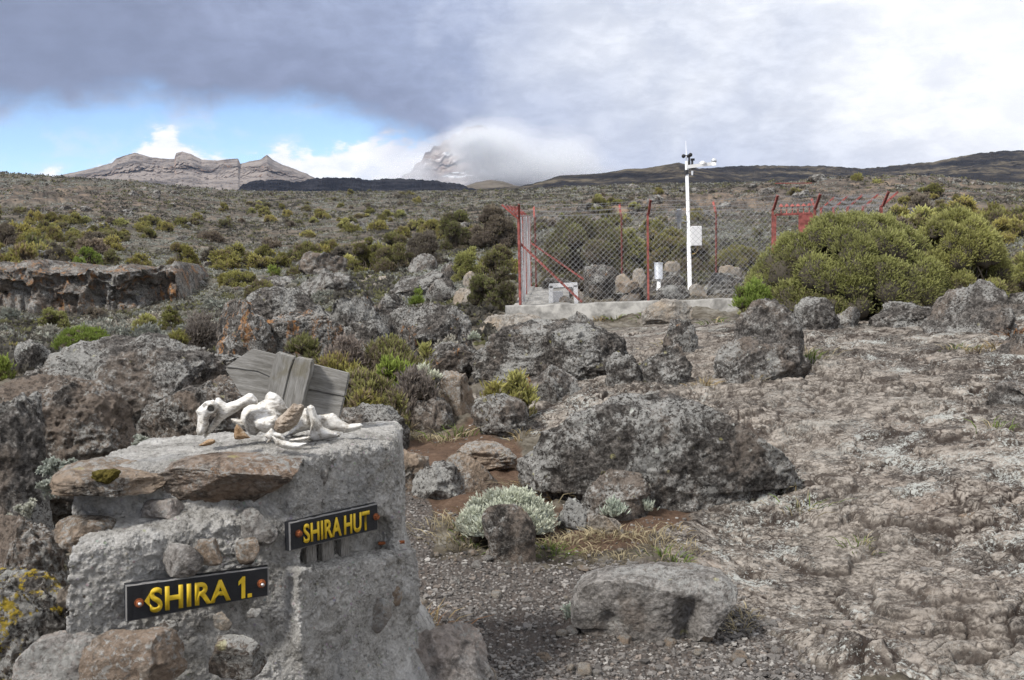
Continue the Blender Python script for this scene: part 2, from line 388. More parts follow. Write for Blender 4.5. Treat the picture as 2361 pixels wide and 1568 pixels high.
class Zone:
    """soft-edged patch of ground, outlined on the survey frame and looked up by bearing and distance"""
    def __init__(s, poly, blur=14, step=8):
        s.st = step; s.x0, s.y0 = -600, 350
        xs = np.arange(s.x0, 3000, step); ys = np.arange(s.y0, 2100, step)
        X, Y = np.meshgrid(xs, ys); ins = np.zeros(X.shape, bool)
        n = len(poly)
        for i in range(n):
            x1, y1 = poly[i]; x2, y2 = poly[(i + 1) % n]
            if y1 == y2: continue
            c = ((y1 > Y) != (y2 > Y)) & (X < (x2 - x1) * (Y - y1) / (y2 - y1) + x1)
            ins ^= c
        A = ins.astype(float); w = max(1, int(blur / step * 2))
        k = np.exp(-.5 * (np.arange(-w, w + 1) / max(.6, blur / step)) ** 2); k /= k.sum()
        for ax in (0, 1): A = np.apply_along_axis(lambda c: np.convolve(np.pad(c, w, 'edge'), k, 'valid'), ax, A)
        s.A = A
    def __call__(s, px, py):
        return bilin(s.A, (np.clip(py, 352, 2090) - s.y0) / s.st, (np.clip(px, -590, 2980) - s.x0) / s.st)
Z_SLAB = Zone([(1990, 1620), (1800, 1500), (1700, 1390), (1590, 1300), (1535, 1225), (1640, 1150), (1600, 1060), (1500, 1010), (1160, 1010), (1100, 940), (1110, 840), (1240, 770), (1640, 738), (2050, 742), (2500, 690), (2950, 700), (2950, 1700)], 26)
Z_SLABW = Zone([(1990, 1620), (1800, 1500), (1700, 1390), (1590, 1300), (1535, 1225), (1640, 1150), (1600, 1060), (1500, 1010), (1160, 1010), (1100, 940), (1110, 840), (1240, 770), (1640, 738), (2050, 742), (2500, 690), (2950, 700), (2950, 1700)], 75)
Z_GRAV = Zone([(860, 1130), (960, 1130), (1000, 1260), (1100, 1285), (1300, 1290), (1600, 1300), (1720, 1390), (1810, 1500), (2000, 1640), (2000, 2090), (-500, 2090), (-500, 1560), (500, 1500), (880, 1400)], 16)
Z_SOIL = Zone([(880, 1010), (1000, 1005), (1100, 990), (1130, 900), (1200, 905), (1210, 1100), (1300, 1180), (1560, 1110), (1700, 1080), (1660, 1160), (1560, 1240), (1300, 1250), (1000, 1200), (880, 1120)], 18)
Z_TRAIL = Zone([(1440, 765), (1650, 750), (1700, 860), (1900, 835), (2120, 880), (2260, 930), (2150, 970), (1930, 1010), (2060, 1150), (2250, 1350), (2420, 1500), (2420, 1600), (2150, 1600), (1960, 1400), (1880, 1180), (1800, 1030), (1680, 940), (1480, 860)], 30)

# columns dense in view, coarse all round; rows by distance
_c1 = np.concatenate([np.linspace(-.76, -.56, 70)[:-1], np.linspace(-.56, .56, 1150), np.linspace(.56, .76, 70)[1:]])
azs = np.concatenate([np.linspace(-math.pi, -.80, 50), _c1, np.linspace(.80, math.pi, 50)])
rs = np.concatenate([np.geomspace(.25, 2.6, 14)[:-1], np.geomspace(2.6, 12, 600)[:-1], np.geomspace(12, 60, 260)[:-1], np.geomspace(60, 640, 220)[:-1], np.geomspace(640, 30000, 20)])
A_, R_ = np.meshgrid(azs, rs)
X = (R_ * np.sin(A_)).ravel(); Yv = (R_ * np.cos(A_)).ravel()
zb = base_z(X, Yv)
pxv, pyv = proj(np.stack([X, Yv, zb], -1))
front = Yv > .2
pxv = np.where(front, pxv, -590); pyv = np.where(front, pyv, 2090)
r = R_.ravel()
_q = np.stack([X, Yv, np.zeros_like(X)], -1)[r < 40]
jx = np.zeros_like(X); jy = np.zeros_like(X); _sc = 4.0 / np.clip(r[r < 40], 3, 40)
jx[r < 40] = 130 * _sc * fbm(_q * 1.1 + 31, 5, 91, .6); jy[r < 40] = 70 * _sc * fbm(_q * 1.3 + 57, 5, 92, .6)
qx, qy = pxv + jx, pyv + jy
slab = Z_SLAB(qx, qy); grav = Z_GRAV(qx, qy); soil = Z_SOIL(qx, qy); cush = sst(Z_TRAIL(qx, qy), .2, .8)
r = R_.ravel()
edge_n = np.zeros_like(X)
near = r < 40
P3 = np.stack([X, Yv, np.zeros_like(X)], -1)
wn = np.zeros((len(X), 3), np.float32)
idx = np.where(near)[0]
q = P3[idx]
n0 = fbm(q * 1.6, 5, 3)
n1 = fbm(q * 4.0 + 11, 4, 5)
slab_h = sst(Z_SLABW(pxv[idx], pyv[idx]) + .1 * n1, .38, .95)
slab[idx] = sst(slab[idx] + .30 * n1, .38, .62)
grav[idx] = sst(grav[idx] + .30 * n1, .36, .64)
soil[idx] = sst(soil[idx] + .28 * n0, .35, .65)
wx = q[:, 0] + .16 * vnoise(q * 2.3, 21) + .05 * vnoise(q * 8, 22); wy = q[:, 1] + .16 * vnoise(q * 2.3, 23) + .05 * vnoise(q * 8, 24)
f1, f2, cid = vor2(wx * 2.3, wy * 2.3, 1)
g1, g2, cid2 = vor2(wx * 6.1 + 3, wy * 6.1, 2)
e1 = f2 - f1; e2 = g2 - g1
k1 = sst(vnoise(q * .9 + 4, 31), -.55, .15); k2 = sst(vnoise(q * 1.3 + 9, 32), -.35, .35)
rid = fbm(q * np.array([5.5, 9.5, 1]), 5, 41, .58, True)
step = (n0 * .5 + .5) * 7; stp = np.floor(step) + sst(step - np.floor(step), .72, .98)
wq = np.stack([wx, wy * 1.4, 0 * wx], -1)
def billow(p, s_): return np.abs(vnoise(p, s_))
wx2 = wx + .07 * vnoise(q * 5.1, 25); wy2 = wy * 1.5 + .07 * vnoise(q * 5.1, 26)
a1, a2, ca = vor2(wx2 * 3.4, wy2 * 3.4, 5); h1, h2, ch = vor2(wx2 * 8.3 + 4, wy2 * 8.3, 6)
ea, eh = a2 - a1, h2 - h1
b1, b3, b4 = billow(wq * 1.7, 61), billow(wq * 13 + 5, 63), billow(wq * 27 + 7, 64)
k3 = sst(vnoise(q * 1.1 + 19, 67), -.45, .2); k4 = sst(vnoise(q * 1.6 + 29, 68), -.5, .1)
dslab = .045 * np.minimum(b1, .5) * k1 + .026 * (1 - np.exp(-ea * 13)) * k3 * (.5 + ca) + .011 * (1 - np.exp(-eh * 11)) * k4 * (.4 + ch) + .006 * b3 + .004 * b4 + .040 * (stp - step * .75) + .10 * n0 + .014 * n1 + .007 * fbm(q * 48, 3, 55)
crack = np.maximum(np.maximum(sst(b1, .06, .0) * .75 * k1, sst(ea, .12, .0) * 1.0 * k3), sst(eh, .15, .0) * .8 * k4)
crack = np.maximum(crack, sst(b3, .08, .0) * .4)
crack = np.maximum(crack, sst(step - np.floor(step), .62, .74) * (1 - sst(step - np.floor(step), .80, .96)) * .75)
pe1, pe2, pid = vor2(q[:, 0] * 34, q[:, 1] * 34, 4)
dgrav = .018 * n0 + .008 * n1 + .012 * sst(.55 - pe1, 0, .5) * (pid > .35) + .006 * fbm(q * 50, 2, 61)
dsoil = .05 * n0 + .03 * n1 + .012 * fbm(q * 14, 3, 71)
dh = .14 * n0 + .05 * n1 + .03 * rid
s_, g_, o_ = slab[idx], grav[idx], soil[idx]
g_ = g_ * (1 - s_); o_ = o_ * (1 - s_) * (1 - g_)
hw = np.clip(1 - s_ - g_ - o_, 0, 1)
fade = sst(r[idx], 1.0, 2.5)
dz = np.zeros_like(X)
dz[idx] = fade * (s_ * ((dslab - .03) * slab_h + .004) + g_ * (dgrav - .01) + o_ * dsoil + hw * dh) * (1 - .35 * sst(r[idx], 20, 40))
crk = np.zeros_like(X); crk[idx] = crack
slab[idx], grav[idx], soil[idx] = s_, g_, o_
far = (r >= 14) & (r < 900)
idf = np.where(far)[0]; qf = P3[idf]
w1 = sst(r[idf], 14, 40); w2 = sst(r[idf], 45, 130)
open_ = np.clip(1 - slab[idf] - grav[idf], 0, 1)
# hummocks, ledges of old lava and bluffs on the far slope
lg = fbm(qf / 9 + 3, 5, 83, .55, True)
bluff = np.exp(-((pxv[idf] - 1750) / 520.) ** 2) * sst(r[idf], 120, 165) * (1 - sst(r[idf], 230, 300))
knob = np.exp(-((pxv[idf] - 150) / 260.) ** 2) * sst(r[idf], 190, 300) * (1 - sst(r[idf], 330, 420))
dz[idf] += open_ * (1 - .75 * np.exp(-((r[idf] - 50) / 9.) ** 2) * (pxv[idf] < 470)) * (w1 * .20 * fbm(qf / 2.2, 4, 81) + w2 * .75 * fbm(qf / 11, 5, 82) + w2 * .5 * sst(lg, .05, .5)) + w2 * bluff * (2.4 * sst(fbm(qf / np.array([26, 18, 1]) + 5, 5, 84, .55), -.2, .25)) + knob * 2.0 * sst(lg, -.05, .25)
rockf = np.zeros_like(X)
rockf[idf] = np.clip(w2 * sst(lg, .12, .42) * .6 + bluff * .9 * w2 + knob * sst(lg, -.1, .3), 0, 1)
zf = zb + dz
dz_grid = zf.reshape(R_.shape)
nr, na = R_.shape
ii, jj = np.meshgrid(np.arange(nr - 1), np.arange(na - 1), indexing='ij')
Q = np.stack([ii * na + jj, ii * na + jj + 1, (ii + 1) * na + jj + 1, (ii + 1) * na + jj], -1).reshape(-1, 4)
Vg = np.stack([X, Yv, zf], -1)
def G(x, y):
    """height of the finished ground"""
    x = np.asarray(x, float); y = np.asarray(y, float)
    rr = np.hypot(x, y); a = np.arctan2(x, y)
    return bilin(dz_grid, np.interp(rr, rs, np.arange(len(rs))), np.interp(a, azs, np.arange(len(azs))))
def hit(px, py, y0=2.7, y1=600, n=900):
    """where the line of sight through a frame point meets the ground (vectorised)"""
    px = np.atleast_1d(np.asarray(px, float)); py = np.atleast_1d(np.asarray(py, float))
    ys = np.geomspace(y0, y1, n); rv = rays(px, py)
    out = np.full(len(px), float(y1))
    done = np.zeros(len(px), bool)
    for y in ys:
        p = CAM + rv * (y / rv[:, 1])[:, None]
        h = (p[:, 2] <= G(p[:, 0], p[:, 1])) & ~done
        out[h] = y; done |= h
        if done.all(): break
    p = CAM + rv * (out / rv[:, 1])[:, None]
    p[:, 2] = G(p[:, 0], p[:, 1])
    return p, done

def ground_mat():
    m, n, p = newmat('ground', .95, .12)
    v = n.add('ShaderNodeTexCoord').outputs['Object']
    z = n.add('ShaderNodeSeparateColor', None, {0: n.attr('zone')})
    S_, G_, O_ = z.outputs[0], z.outputs[1], z.outputs[2]
    e = n.add('ShaderNodeSeparateColor', None, {0: n.attr('extra')})
    CR, RK, CU = e.outputs[0], e.outputs[1], e.outputs[2]
    big = n.noise(v, 1.1, 6, .6, .3); mid = n.noise(v, 7, 8, .7, .4); fin = n.noise(v, 38, 7, .72, .3); spk = n.noise(v, 22, 8, .75, .7)
    # slab of tan lava with dark seams and lichen
    sl_ = n.ramp(n.m('ADD', n.m('MULTIPLY', mid, .55), n.m('MULTIPLY', fin, .5)), [(.455, (.088, .076, .065)), (.515, (.205, .180, .154)), (.572, (.34, .305, .265))])
    pk = n.ss(big, .5, .72)
    sl_ = n.mix(n.m('MULTIPLY', pk, .4), sl_, (.23, .175, .14))
    dk = n.ss(n.m('ADD', n.m('MULTIPLY', n.noise(v, 1.5, 7, .68, .8), .8), n.m('MULTIPLY', spk, .35)), .565, .625)
    sl_ = n.mix(n.m('MULTIPLY', dk, n.m('MULTIPLY_ADD', CU, -.6, .85)), sl_, n.ramp(fin, [(.44, (.025, .021, .019)), (.5, (.075, .066, .058)), (.57, (.15, .135, .12))]))
    sl_ = n.mix(n.m('MULTIPLY', n.m('MULTIPLY_ADD', CU, -.2, 1.0), n.ss(n.m('ADD', CR, n.m('MULTIPLY', n.m('SUBTRACT', fin, .5), 1.2)), .38, .85)), sl_, (.040, .031, .026))
    wv = n.vm('ADD', n.vm('MULTIPLY', v, (1, 1.35, 1)), n.vm('SCALE', n.noise(v, 6, 4, .6, out='Color'), None, .16))
    wv2 = n.vm('ADD', n.vm('MULTIPLY', v, (1, 1.5, 1)), n.vm('SCALE', n.noise(v, 15, 4, .65, out='Color'), None, .07))
    d1 = n.vor(wv, 5.2, 'DISTANCE_TO_EDGE'); d2 = n.vor(wv2, 12.5, 'DISTANCE_TO_EDGE'); d3 = n.vor(wv2, 27, 'DISTANCE_TO_EDGE')
    g1 = n.m('MULTIPLY', n.ss(d1, .070, .0), n.ss(n.noise(v, 2.3, 4), .44, .58)); g2 = n.m('MULTIPLY', n.ss(d2, .10, .0), n.ss(n.noise(v, 3.7, 4), .46, .60)); g3 = n.m('MULTIPLY', n.ss(d3, .12, .0), n.ss(n.noise(v, 5.1, 4), .50, .62))
    gap = n.m('MAXIMUM', g1, n.m('MAXIMUM', g2, n.m('MULTIPLY', g3, .75)))
    sl_ = n.mix(n.m('MULTIPLY', n.ss(n.m('ADD', gap, n.m('MULTIPLY', n.m('SUBTRACT', fin, .5), 1.4)), .25, .8), n.m('MULTIPLY_ADD', CU, -.15, .88)), sl_, (.055, .043, .036))
    hump = n.m('ADD', n.m('MULTIPLY', n.ss(d1, 0, .22), .9), n.m('ADD', n.m('MULTIPLY', n.ss(d2, 0, .25), .5), n.m('MULTIPLY', n.ss(d3, 0, .25), .22)))
    spk2 = n.noise(v, 44, 8, .78, .6)
    lm = n.m('MULTIPLY', n.ss(n.m('ADD', n.m('MULTIPLY', spk2, .75), n.m('MULTIPLY', n.noise(v, 2.1, 5, .65), .6)), .735, .760), n.m('MULTIPLY_ADD', CU, -.6, .85))
    sl_ = n.mix(lm, sl_, (.42, .43, .40))
    # gravel
    vc = n.vor(v, 55, 'F1', 'Color'); vd = n.vor(v, 55)
    vs = n.add('ShaderNodeSeparateColor', None, {0: vc})
    gr = n.ramp(vs.outputs[0], [(0, (.055, .05, .046)), (.45, (.13, .12, .111)), (.8, (.20, .186, .173)), (1, (.31, .293, .275))])
    gr = n.mix(n.ss(vd, .25, .6), gr, (.085, .073, .065))
    soilc = n.mix(fin, (.06, .047, .04), (.155, .128, .11))
    gr = n.mix(n.m('MULTIPLY', n.ss(n.m('ADD', mid, n.m('MULTIPLY', big, .6)), .78, .95), .75), gr, soilc)
    # bare brown soil
    so_ = n.ramp(n.m('ADD', n.m('MULTIPLY', mid, .5), n.m('MULTIPLY', fin, .5)), [(.35, (.048, .030, .021)), (.55, (.115, .075, .052)), (.72, (.21, .155, .115))])
    # heath floor
    hb = n.noise(v, .45, 7, .7, .4)
    he = n.ramp(n.m('ADD', n.m('MULTIPLY', hb, .6), n.m('MULTIPLY', mid, .45)), [(.43, (.035, .03, .025)), (.5, (.085, .073, .055)), (.57, (.15, .135, .11)), (.65, (.24, .225, .195))])
    fr = n.noise(v, .055, 8, .72, .5)
    fh = n.ramp(n.m('ADD', n.m('MULTIPLY', fr, .55), n.m('MULTIPLY', n.noise(v, .35, 6, .75), .5)), [(.44, (.035, .031, .026)), (.51, (.082, .074, .056)), (.57, (.14, .13, .105)), (.65, (.24, .23, .20))])
    far_ = n.ss(n.vm('LENGTH', v), 25, 80)
    he = n.mix(far_, he, fh)
    rk = n.ramp(n.m('ADD', n.m('MULTIPLY', n.noise(v, .28, 9, .75, .5), .7), n.m('MULTIPLY', mid, .3)), [(.42, (.035, .03, .027)), (.5, (.10, .084, .072)), (.6, (.24, .18, .13))])
    he = n.mix(RK, he, rk)
    c = n.mix(O_, he, so_); c = n.mix(G_, c, gr); c = n.mix(S_, c, sl_)
    n.put(p.inputs['Base Color'], c)
    h = n.m('ADD', n.m('MULTIPLY', mid, 1.0), n.m('ADD', n.m('MULTIPLY', fin, .5), n.m('MULTIPLY', n.m('MULTIPLY', G_, n.ss(vd, .6, .1)), .6)))
    h = n.m('ADD', h, n.m('MULTIPLY', n.m('MULTIPLY', S_, hump), .55))
    bump(n, p, h, .62, .035)
    return m
M['ground'] = ground_mat()
gme = mesh('ground', Vg, Q, M['ground'], True, {'zone': np.stack([slab, grav, soil], -1), 'extra': np.stack([crk, rockf, cush], -1)})
tag(obj('ground', gme), kind='structure')
# ------------------------------------------------------------------ far hills and mountains
def hill_mat(name, stops, sc, bmp=.6, snow=0.0, cliff=None):
    m, n, p = newmat(name, .95, .05)
    v = n.add('ShaderNodeTexCoord').outputs['Object']
    a = n.noise(v, sc, 9, .68, .4); c2 = n.noise(v, sc * 6, 7, .7)
    f = n.m('ADD', n.m('MULTIPLY', a, .65), n.m('MULTIPLY', c2, .4))
    c = n.ramp(f, stops)
    if cliff:
        nz = n.add('ShaderNodeSeparateXYZ', None, {0: n.add('ShaderNodeNewGeometry').outputs['Normal']}).outputs[2]
        st = n.noise(n.vm('MULTIPLY', v, (1, 1, .3)), sc * 3, 7, .7)
        c = n.mix(n.ss(n.m('ADD', nz, n.m('MULTIPLY', n.m('SUBTRACT', a, .5), 1.2)), .62, .42), c, n.ramp(st, [(.42, cliff[0]), (.5, cliff[1]), (.59, cliff[2])]))
    if snow:
        s = n.noise(n.vm('MULTIPLY', v, (1, 1, 2.0)), sc * 1.5, 8, .65, .5)
        c = n.mix(n.m('MULTIPLY', n.ss(s, .62 - snow * .2, .68 - snow * .2), .85), c, (.75, .77, .80))
    n.put(p.inputs['Base Color'], c)
    bump(n, p, f, bmp, 2.0 / sc * .05)
    return m
M['mount'] = hill_mat('mountain_rock', [(.44, (.075, .066, .062)), (.51, (.15, .13, .118)), (.58, (.25, .215, .19))], .006, .6, 0, ((.12, .10, .09), (.33, .215, .155), (.42, .33, .265)))
M['peak'] = hill_mat('peak_rock', [(.43, (.13, .105, .10)), (.52, (.24, .20, .185)), (.6, (.36, .31, .28))], .004, .6, .25)
M['ridge'] = hill_mat('cloud_shaded_ridge', [(.44, (.004, .005, .009)), (.52, (.011, .012, .018)), (.60, (.03, .03, .036))], .05, .7)  # cloud shadow over this ridge is painted in as near-black colour
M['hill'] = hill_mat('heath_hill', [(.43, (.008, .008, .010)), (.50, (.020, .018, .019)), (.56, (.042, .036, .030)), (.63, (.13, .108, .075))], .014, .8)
M['hillb'] = hill_mat('brown_hill', [(.36, (.06, .05, .04)), (.55, (.13, .11, .085)), (.72, (.20, .17, .13))], .02, .7)

def ridge(name, sky, base, Ys, Yb, mat, seed, nx=420, nt=60, amp=12.0, jag=1.2, prof=None, freq=120.0):
    sky = np.array(sky, float)
    px = np.linspace(sky[0, 0], sky[-1, 0], nx)
    row = np.interp(px, sky[:, 0], sky[:, 1])
    jp = np.stack([px / 9., np.zeros(nx), np.zeros(nx)], -1)
    row = row + jag * fbm(jp, 4, seed + 5, .6)
    t = np.linspace(0, 1, nt)
    pf = (lambda u: u) if prof is None else (lambda u: np.interp(u, prof[0], prof[1]))
    Yt = Yb + (Ys - Yb) * pf(t)
    rows = base + (row[None, :] - base) * t[:, None]
    P = at(np.broadcast_to(px, rows.shape), rows, np.broadcast_to(Yt[:, None], rows.shape))
    flat = P.reshape(-1, 3)
    nn = fbm(flat / freq, 6, seed, .6, True) + .55 * fbm(flat * np.array([1, 1, .45]) / (freq * .28), 5, seed + 2, .62, True)
    wgt = (np.sin(np.pi * np.clip(t, 0, 1)) ** .6)[:, None] * np.ones((1, nx))
    off = (nn * amp).reshape(rows.shape) * wgt
    d = P - CAM; d = d / np.linalg.norm(d, axis=-1, keepdims=True)
    P = P + d * off[..., None] * 2.2
    P[..., 2] += .35 * off
    P[0, :, 2] -= 25 * (Yb / 900.)
    back = []
    for k, (dy, dzf) in enumerate([(.04, .06), (.12, .35), (.25, 1.0)]):
        bp = P[-1] + d[-1] * (Ys * dy); bp[:, 2] = P[-1, :, 2] * (1 - dzf) - 5; back.append(bp)
    A = np.concatenate([P, np.array(back)], 0)
    h, w = A.shape[:2]
    i, j = np.meshgrid(np.arange(h - 1), np.arange(w - 1), indexing='ij')
    Fq = np.stack([i * w + j, i * w + j + 1, (i + 1) * w + j + 1, (i + 1) * w + j], -1).reshape(-1, 4)
    return tag(obj(name, mesh(name, A.reshape(-1, 3), Fq, mat)), kind='structure')

ridge('mountain', [(60, 425), (100, 412), (170, 398), (215, 388), (258, 376), (268, 365), (310, 352), (345, 362), (380, 366), (402, 367), (406, 353), (420, 349), (440, 355), (465, 368), (500, 370), (530, 366), (549, 366), (554, 378), (575, 372), (600, 368), (615, 357), (628, 368), (650, 380), (680, 390), (705, 400), (725, 411), (790, 432)],
      452, 3100, 2300, M['mount'], 11, 620, 110, 44, .8, ([0, .42, .5, .74, .8, 1], [0, .52, .56, .66, .86, 1]), 150)
ridge('mountain', [(860, 445), (900, 430), (935, 404), (950, 396), (958, 379), (972, 373), (981, 352), (992, 349), (1000, 338), (1014, 336), (1024, 323), (1035, 321), (1047, 309), (1060, 306), (1075, 294), (1110, 288), (1170, 320), (1240, 380), (1300, 420), (1340, 440)], 448, 5200, 4200, M['peak'], 23, 420, 110, 120, 2.2, None, 300)
ridge('hill', [(1060, 436), (1078, 427), (1100, 420), (1130, 415), (1160, 418), (1185, 427), (1230, 436)], 446, 2000, 1600, M['hillb'], 31, 160, 30, 10, 1.0, None, 120)
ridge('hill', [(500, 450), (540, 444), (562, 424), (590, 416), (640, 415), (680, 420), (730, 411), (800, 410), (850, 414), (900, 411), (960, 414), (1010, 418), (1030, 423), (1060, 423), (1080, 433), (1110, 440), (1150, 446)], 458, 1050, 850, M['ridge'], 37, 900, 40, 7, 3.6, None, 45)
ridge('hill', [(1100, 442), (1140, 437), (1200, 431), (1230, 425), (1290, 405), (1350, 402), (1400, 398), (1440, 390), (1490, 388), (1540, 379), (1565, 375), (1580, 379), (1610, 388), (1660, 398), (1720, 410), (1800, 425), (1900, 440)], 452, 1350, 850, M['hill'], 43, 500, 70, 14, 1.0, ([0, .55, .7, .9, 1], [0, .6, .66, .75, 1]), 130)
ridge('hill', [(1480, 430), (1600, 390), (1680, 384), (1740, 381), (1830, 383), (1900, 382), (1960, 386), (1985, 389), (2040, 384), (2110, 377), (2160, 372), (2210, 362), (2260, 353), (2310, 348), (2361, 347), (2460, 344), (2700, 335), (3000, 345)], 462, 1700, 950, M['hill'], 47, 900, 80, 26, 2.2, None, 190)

# ------------------------------------------------------------------ boulders
_CS = {}
def cubesphere(n):
    if n in _CS: return _CS[n]
    g = np.tan(np.linspace(-1, 1, n + 1) * math.pi / 4)
    a, c = np.meshgrid(g, g, indexing='ij'); o = np.ones_like(a)
    Vs, Fs = [], []
    i, j = np.meshgrid(np.arange(n), np.arange(n), indexing='ij'); w = n + 1
    q = np.stack([i * w + j, (i + 1) * w + j, (i + 1) * w + j + 1, i * w + j + 1], -1).reshape(-1, 4)
    for k, (p, fl) in enumerate([((o, a, c), 0), ((-o, a, c), 1), ((a, o, c), 1), ((a, -o, c), 0), ((a, c, o), 0), ((a, c, -o), 1)]):
        Vs.append(np.stack(p, -1).reshape(-1, 3)); Fs.append((q[:, ::-1] if fl else q) + k * w * w)
    V = np.concatenate(Vs); V /= np.linalg.norm(V, axis=1, keepdims=True); Fq = np.concatenate(Fs)
    _, ui, inv = np.unique(np.round(V, 5), axis=0, return_index=True, return_inverse=True)
    _CS[n] = (V[ui], inv.ravel()[Fq]); return _CS[n]

def rock_shape(size, n, seed, k=2.6, cuts=6, lump=.22, rough=1.0, flat=0.0, carve=None, wall=False, ridge=.10):
    """irregular boulder filling a box of the given size (metres), centred on the origin"""
    V, Fq = cubesphere(n); rg = np.random.default_rng(seed)
    D = V.copy()
    p = D / (np.abs(D) ** k).sum(1, keepdims=True) ** (1 / k)
    for _ in range(cuts):
        nn = rg.normal(size=3); nn[2] *= .8; nn /= np.linalg.norm(nn); c = rg.uniform(.50, .84)
        e = np.maximum(p @ nn - c, 0); p -= nn * (e * .94)[:, None]
    sh = rg.uniform(0, 60, 3)
    p *= (1 + lump * fbm(D * 1.5 + sh, 4, seed, .5) + ridge * fbm(D * 4.2 + sh, 4, seed + 9, .55, True))[:, None]
    if carve: p = carve(p)
    if wall:
        z_ = np.clip(-p[:, 2:3], 0, .9); up_ = p[:, 2] >= 0; a_, b_ = np.abs(p[up_, 0]).max(), np.abs(p[up_, 1]).max(); p[:, :2] *= (1 / np.sqrt(1 - z_ ** 2)).clip(1, 1.5)
        rad_ = np.maximum(np.sqrt((p[:, 0] / a_) ** 2 + (p[:, 1] / b_) ** 2), 1e-6); f_ = np.where(up_, 1, np.minimum(1, 1.0 / rad_)); p[:, :2] *= f_[:, None]
    lo, hi_ = p.min(0), p.max(0)
    p = (p - (lo + hi_) / 2) / (hi_ - lo) * np.asarray(size)
    s = float(np.min(size)); q = p + sh
    fl = min(1.0, max(.35, s / .5))
    a = fl * rough
    dr = -.016 * np.maximum(fbm(q * 6.5 + 2, 4, seed + 8, .6, True), 0) ** 1.0 + .022 * fbm(q * 9, 5, seed + 3, .66) + .010 * fbm(q * 5, 4, seed + 4, .5, True) + .007 * fbm(q * 38, 3, seed + 6, .65)
    if s > 1.2: dr = dr + .045 * fbm(q * 2.2, 4, seed + 12, .55)
    nrm = p / (np.asarray(size) ** 2); nrm /= np.linalg.norm(nrm, axis=1, keepdims=True) + 1e-9
    p = p + nrm * (dr * a)[:, None]
    return p, Fq

BOULDERS = []
def boulder(x0, x1, top, bot, label, mat='rock_dark', Y=None, depth=.8, seed=None, cuts=6, k=2.6, lump=.22, bury=.62, rough=1.0, group=None, name='boulder', carve=None, tilt=0.0, cat='boulder', ridge=.10):
    """a boulder whose outline fills the given part of the survey frame, standing where that line of sight meets the ground"""
    xc = (x0 + x1) / 2
    if Y is None:
        P, ok = hit(xc, bot - .08 * (bot - top)); Yb = float(P[0, 1])
    else: Yb = Y
    w = (x1 - x0) * Yb / F; h = (bot - top) * Yb / F
    dp = w * depth
    Yc = Yb + dp * .42
    sc = Yc / Yb
    w *= sc
    zt = at(xc, top, Yc)[2]; zb_ = at(xc, bot, Yb)[2]
    gz = min(float(G(at(xc, bot, Yb)[0], Yb)), float(G(at(xc, bot, Yc)[0], Yc)))
    H = (zt - zb_) * (1 + bury); H = max(H, .2 * w * .3)
    zlow = min(zt - H, gz - .35 * (zt - zb_)) if bury > .3 else zt - H
    n = int(np.clip((x1 - x0) * .4337 * .62, 12, 110))
    seed = seed if seed is not None else int(x0 * 7 + top * 3) % 9973
    V, Fq = rock_shape((w, dp, H), n, seed, k, cuts, lump, rough, 0, carve, bury > .3, ridge)
    if tilt:
        c_, s_ = math.cos(tilt), math.sin(tilt); V = V @ np.array([[c_, 0, s_], [0, 1, 0], [-s_, 0, c_]]).T
    V[:, 2] = np.where(V[:, 2] < 0, V[:, 2] * ((zt - H / 2 - zlow) / (H / 2)), V[:, 2])
    V[:, 2] += H / 2
    c = at(xc, (top + bot) / 2, Yc)
    z0 = zt - H
    o = obj(name, mesh(name, V, Fq, M[mat]), None, (c[0], c[1], z0))
    tag(o, label, cat, group)
    BOULDERS.append((c[0], c[1], w / 2, dp / 2, z0 + H))
    return o

def notch(p):
    # the loose block: flat top, a hollow under the right shoulder and a pointed foot
    e = np.exp(-((p[:, 0] - .28) / .13) ** 2) * sst(-p[:, 1], -.1, .5) * sst(.75 - p[:, 2], 0, .5)
    p[:, 1] += .42 * e
    f = sst(p[:, 0], .25, .5) * sst(-p[:, 2], .25, .55); p[:, 2] += .30 * f
    g = sst(-p[:, 0], .45, .75) * sst(-p[:, 2], .35, .6); p[:, 2] += .22 * g
    p[:, 1] += .25 * np.exp(-((p[:, 0] + .62) / .12) ** 2) * sst(-p[:, 1], 0, .5) * sst(.3 - p[:, 2], 0, .5)
    return p
boulder(1312, 1695, 1310, 1526, 'squarish loose lava block with a dark notch lying alone on the gravel', 'rock_block', 3.98, .58, 5, 2, 3.4, .07, .04, .8, carve=notch, ridge=.02)
boulder(1108, 1236, 1160, 1272, 'dark pitted rock with bare tan face in front of the silver bush', 'rock_brown', 5.02, .35, 8, 5)
boulder(1272, 1355, 1148, 1228, 'small dark rock at the right side of the silver bush', 'rock_dark')
boulder(1352, 1445, 1182, 1240, 'low pale stone half sunk in the dry grass', 'rock_pale')
boulder(940, 1075, 1063, 1168, 'rounded lichen grey rock leaning on the beige slab by the path', 'rock_grey', None, .8, 21, 4, 2.3)
boulder(1015, 1168, 1040, 1150, 'smooth beige slab rock beside the rounded grey rock', 'rock_tan', 6.45, .6, 13, 6, 2.6, .15, rough=.5)
boulder(1050, 1200, 1018, 1080, 'low sloping tan slab behind the smooth beige slab', 'rock_tan', 7.0, .8, rough=.6)
boulder(880, 995, 1030, 1115, 'flat pale tan slab right of the cairn top', 'rock_tan', 6.6, .8, rough=.6)
boulder(1186, 1850, 892, 1150, 'huge dark lava hump with steep left face in the middle of the scene', 'rock_dark', 6.1, .6, 31, 2, 3.0, .08, .9, ridge=.05)
boulder(1330, 1500, 1085, 1170, 'grey foot rock below the huge lava hump', 'rock_grey', 5.85, .7, 36, 6, 2.4)
boulder(935, 1052, 916, 1012, 'dome shaped lichen speckled boulder standing by the trail', 'rock_grey', None, .9, 41, 4, 2.2)
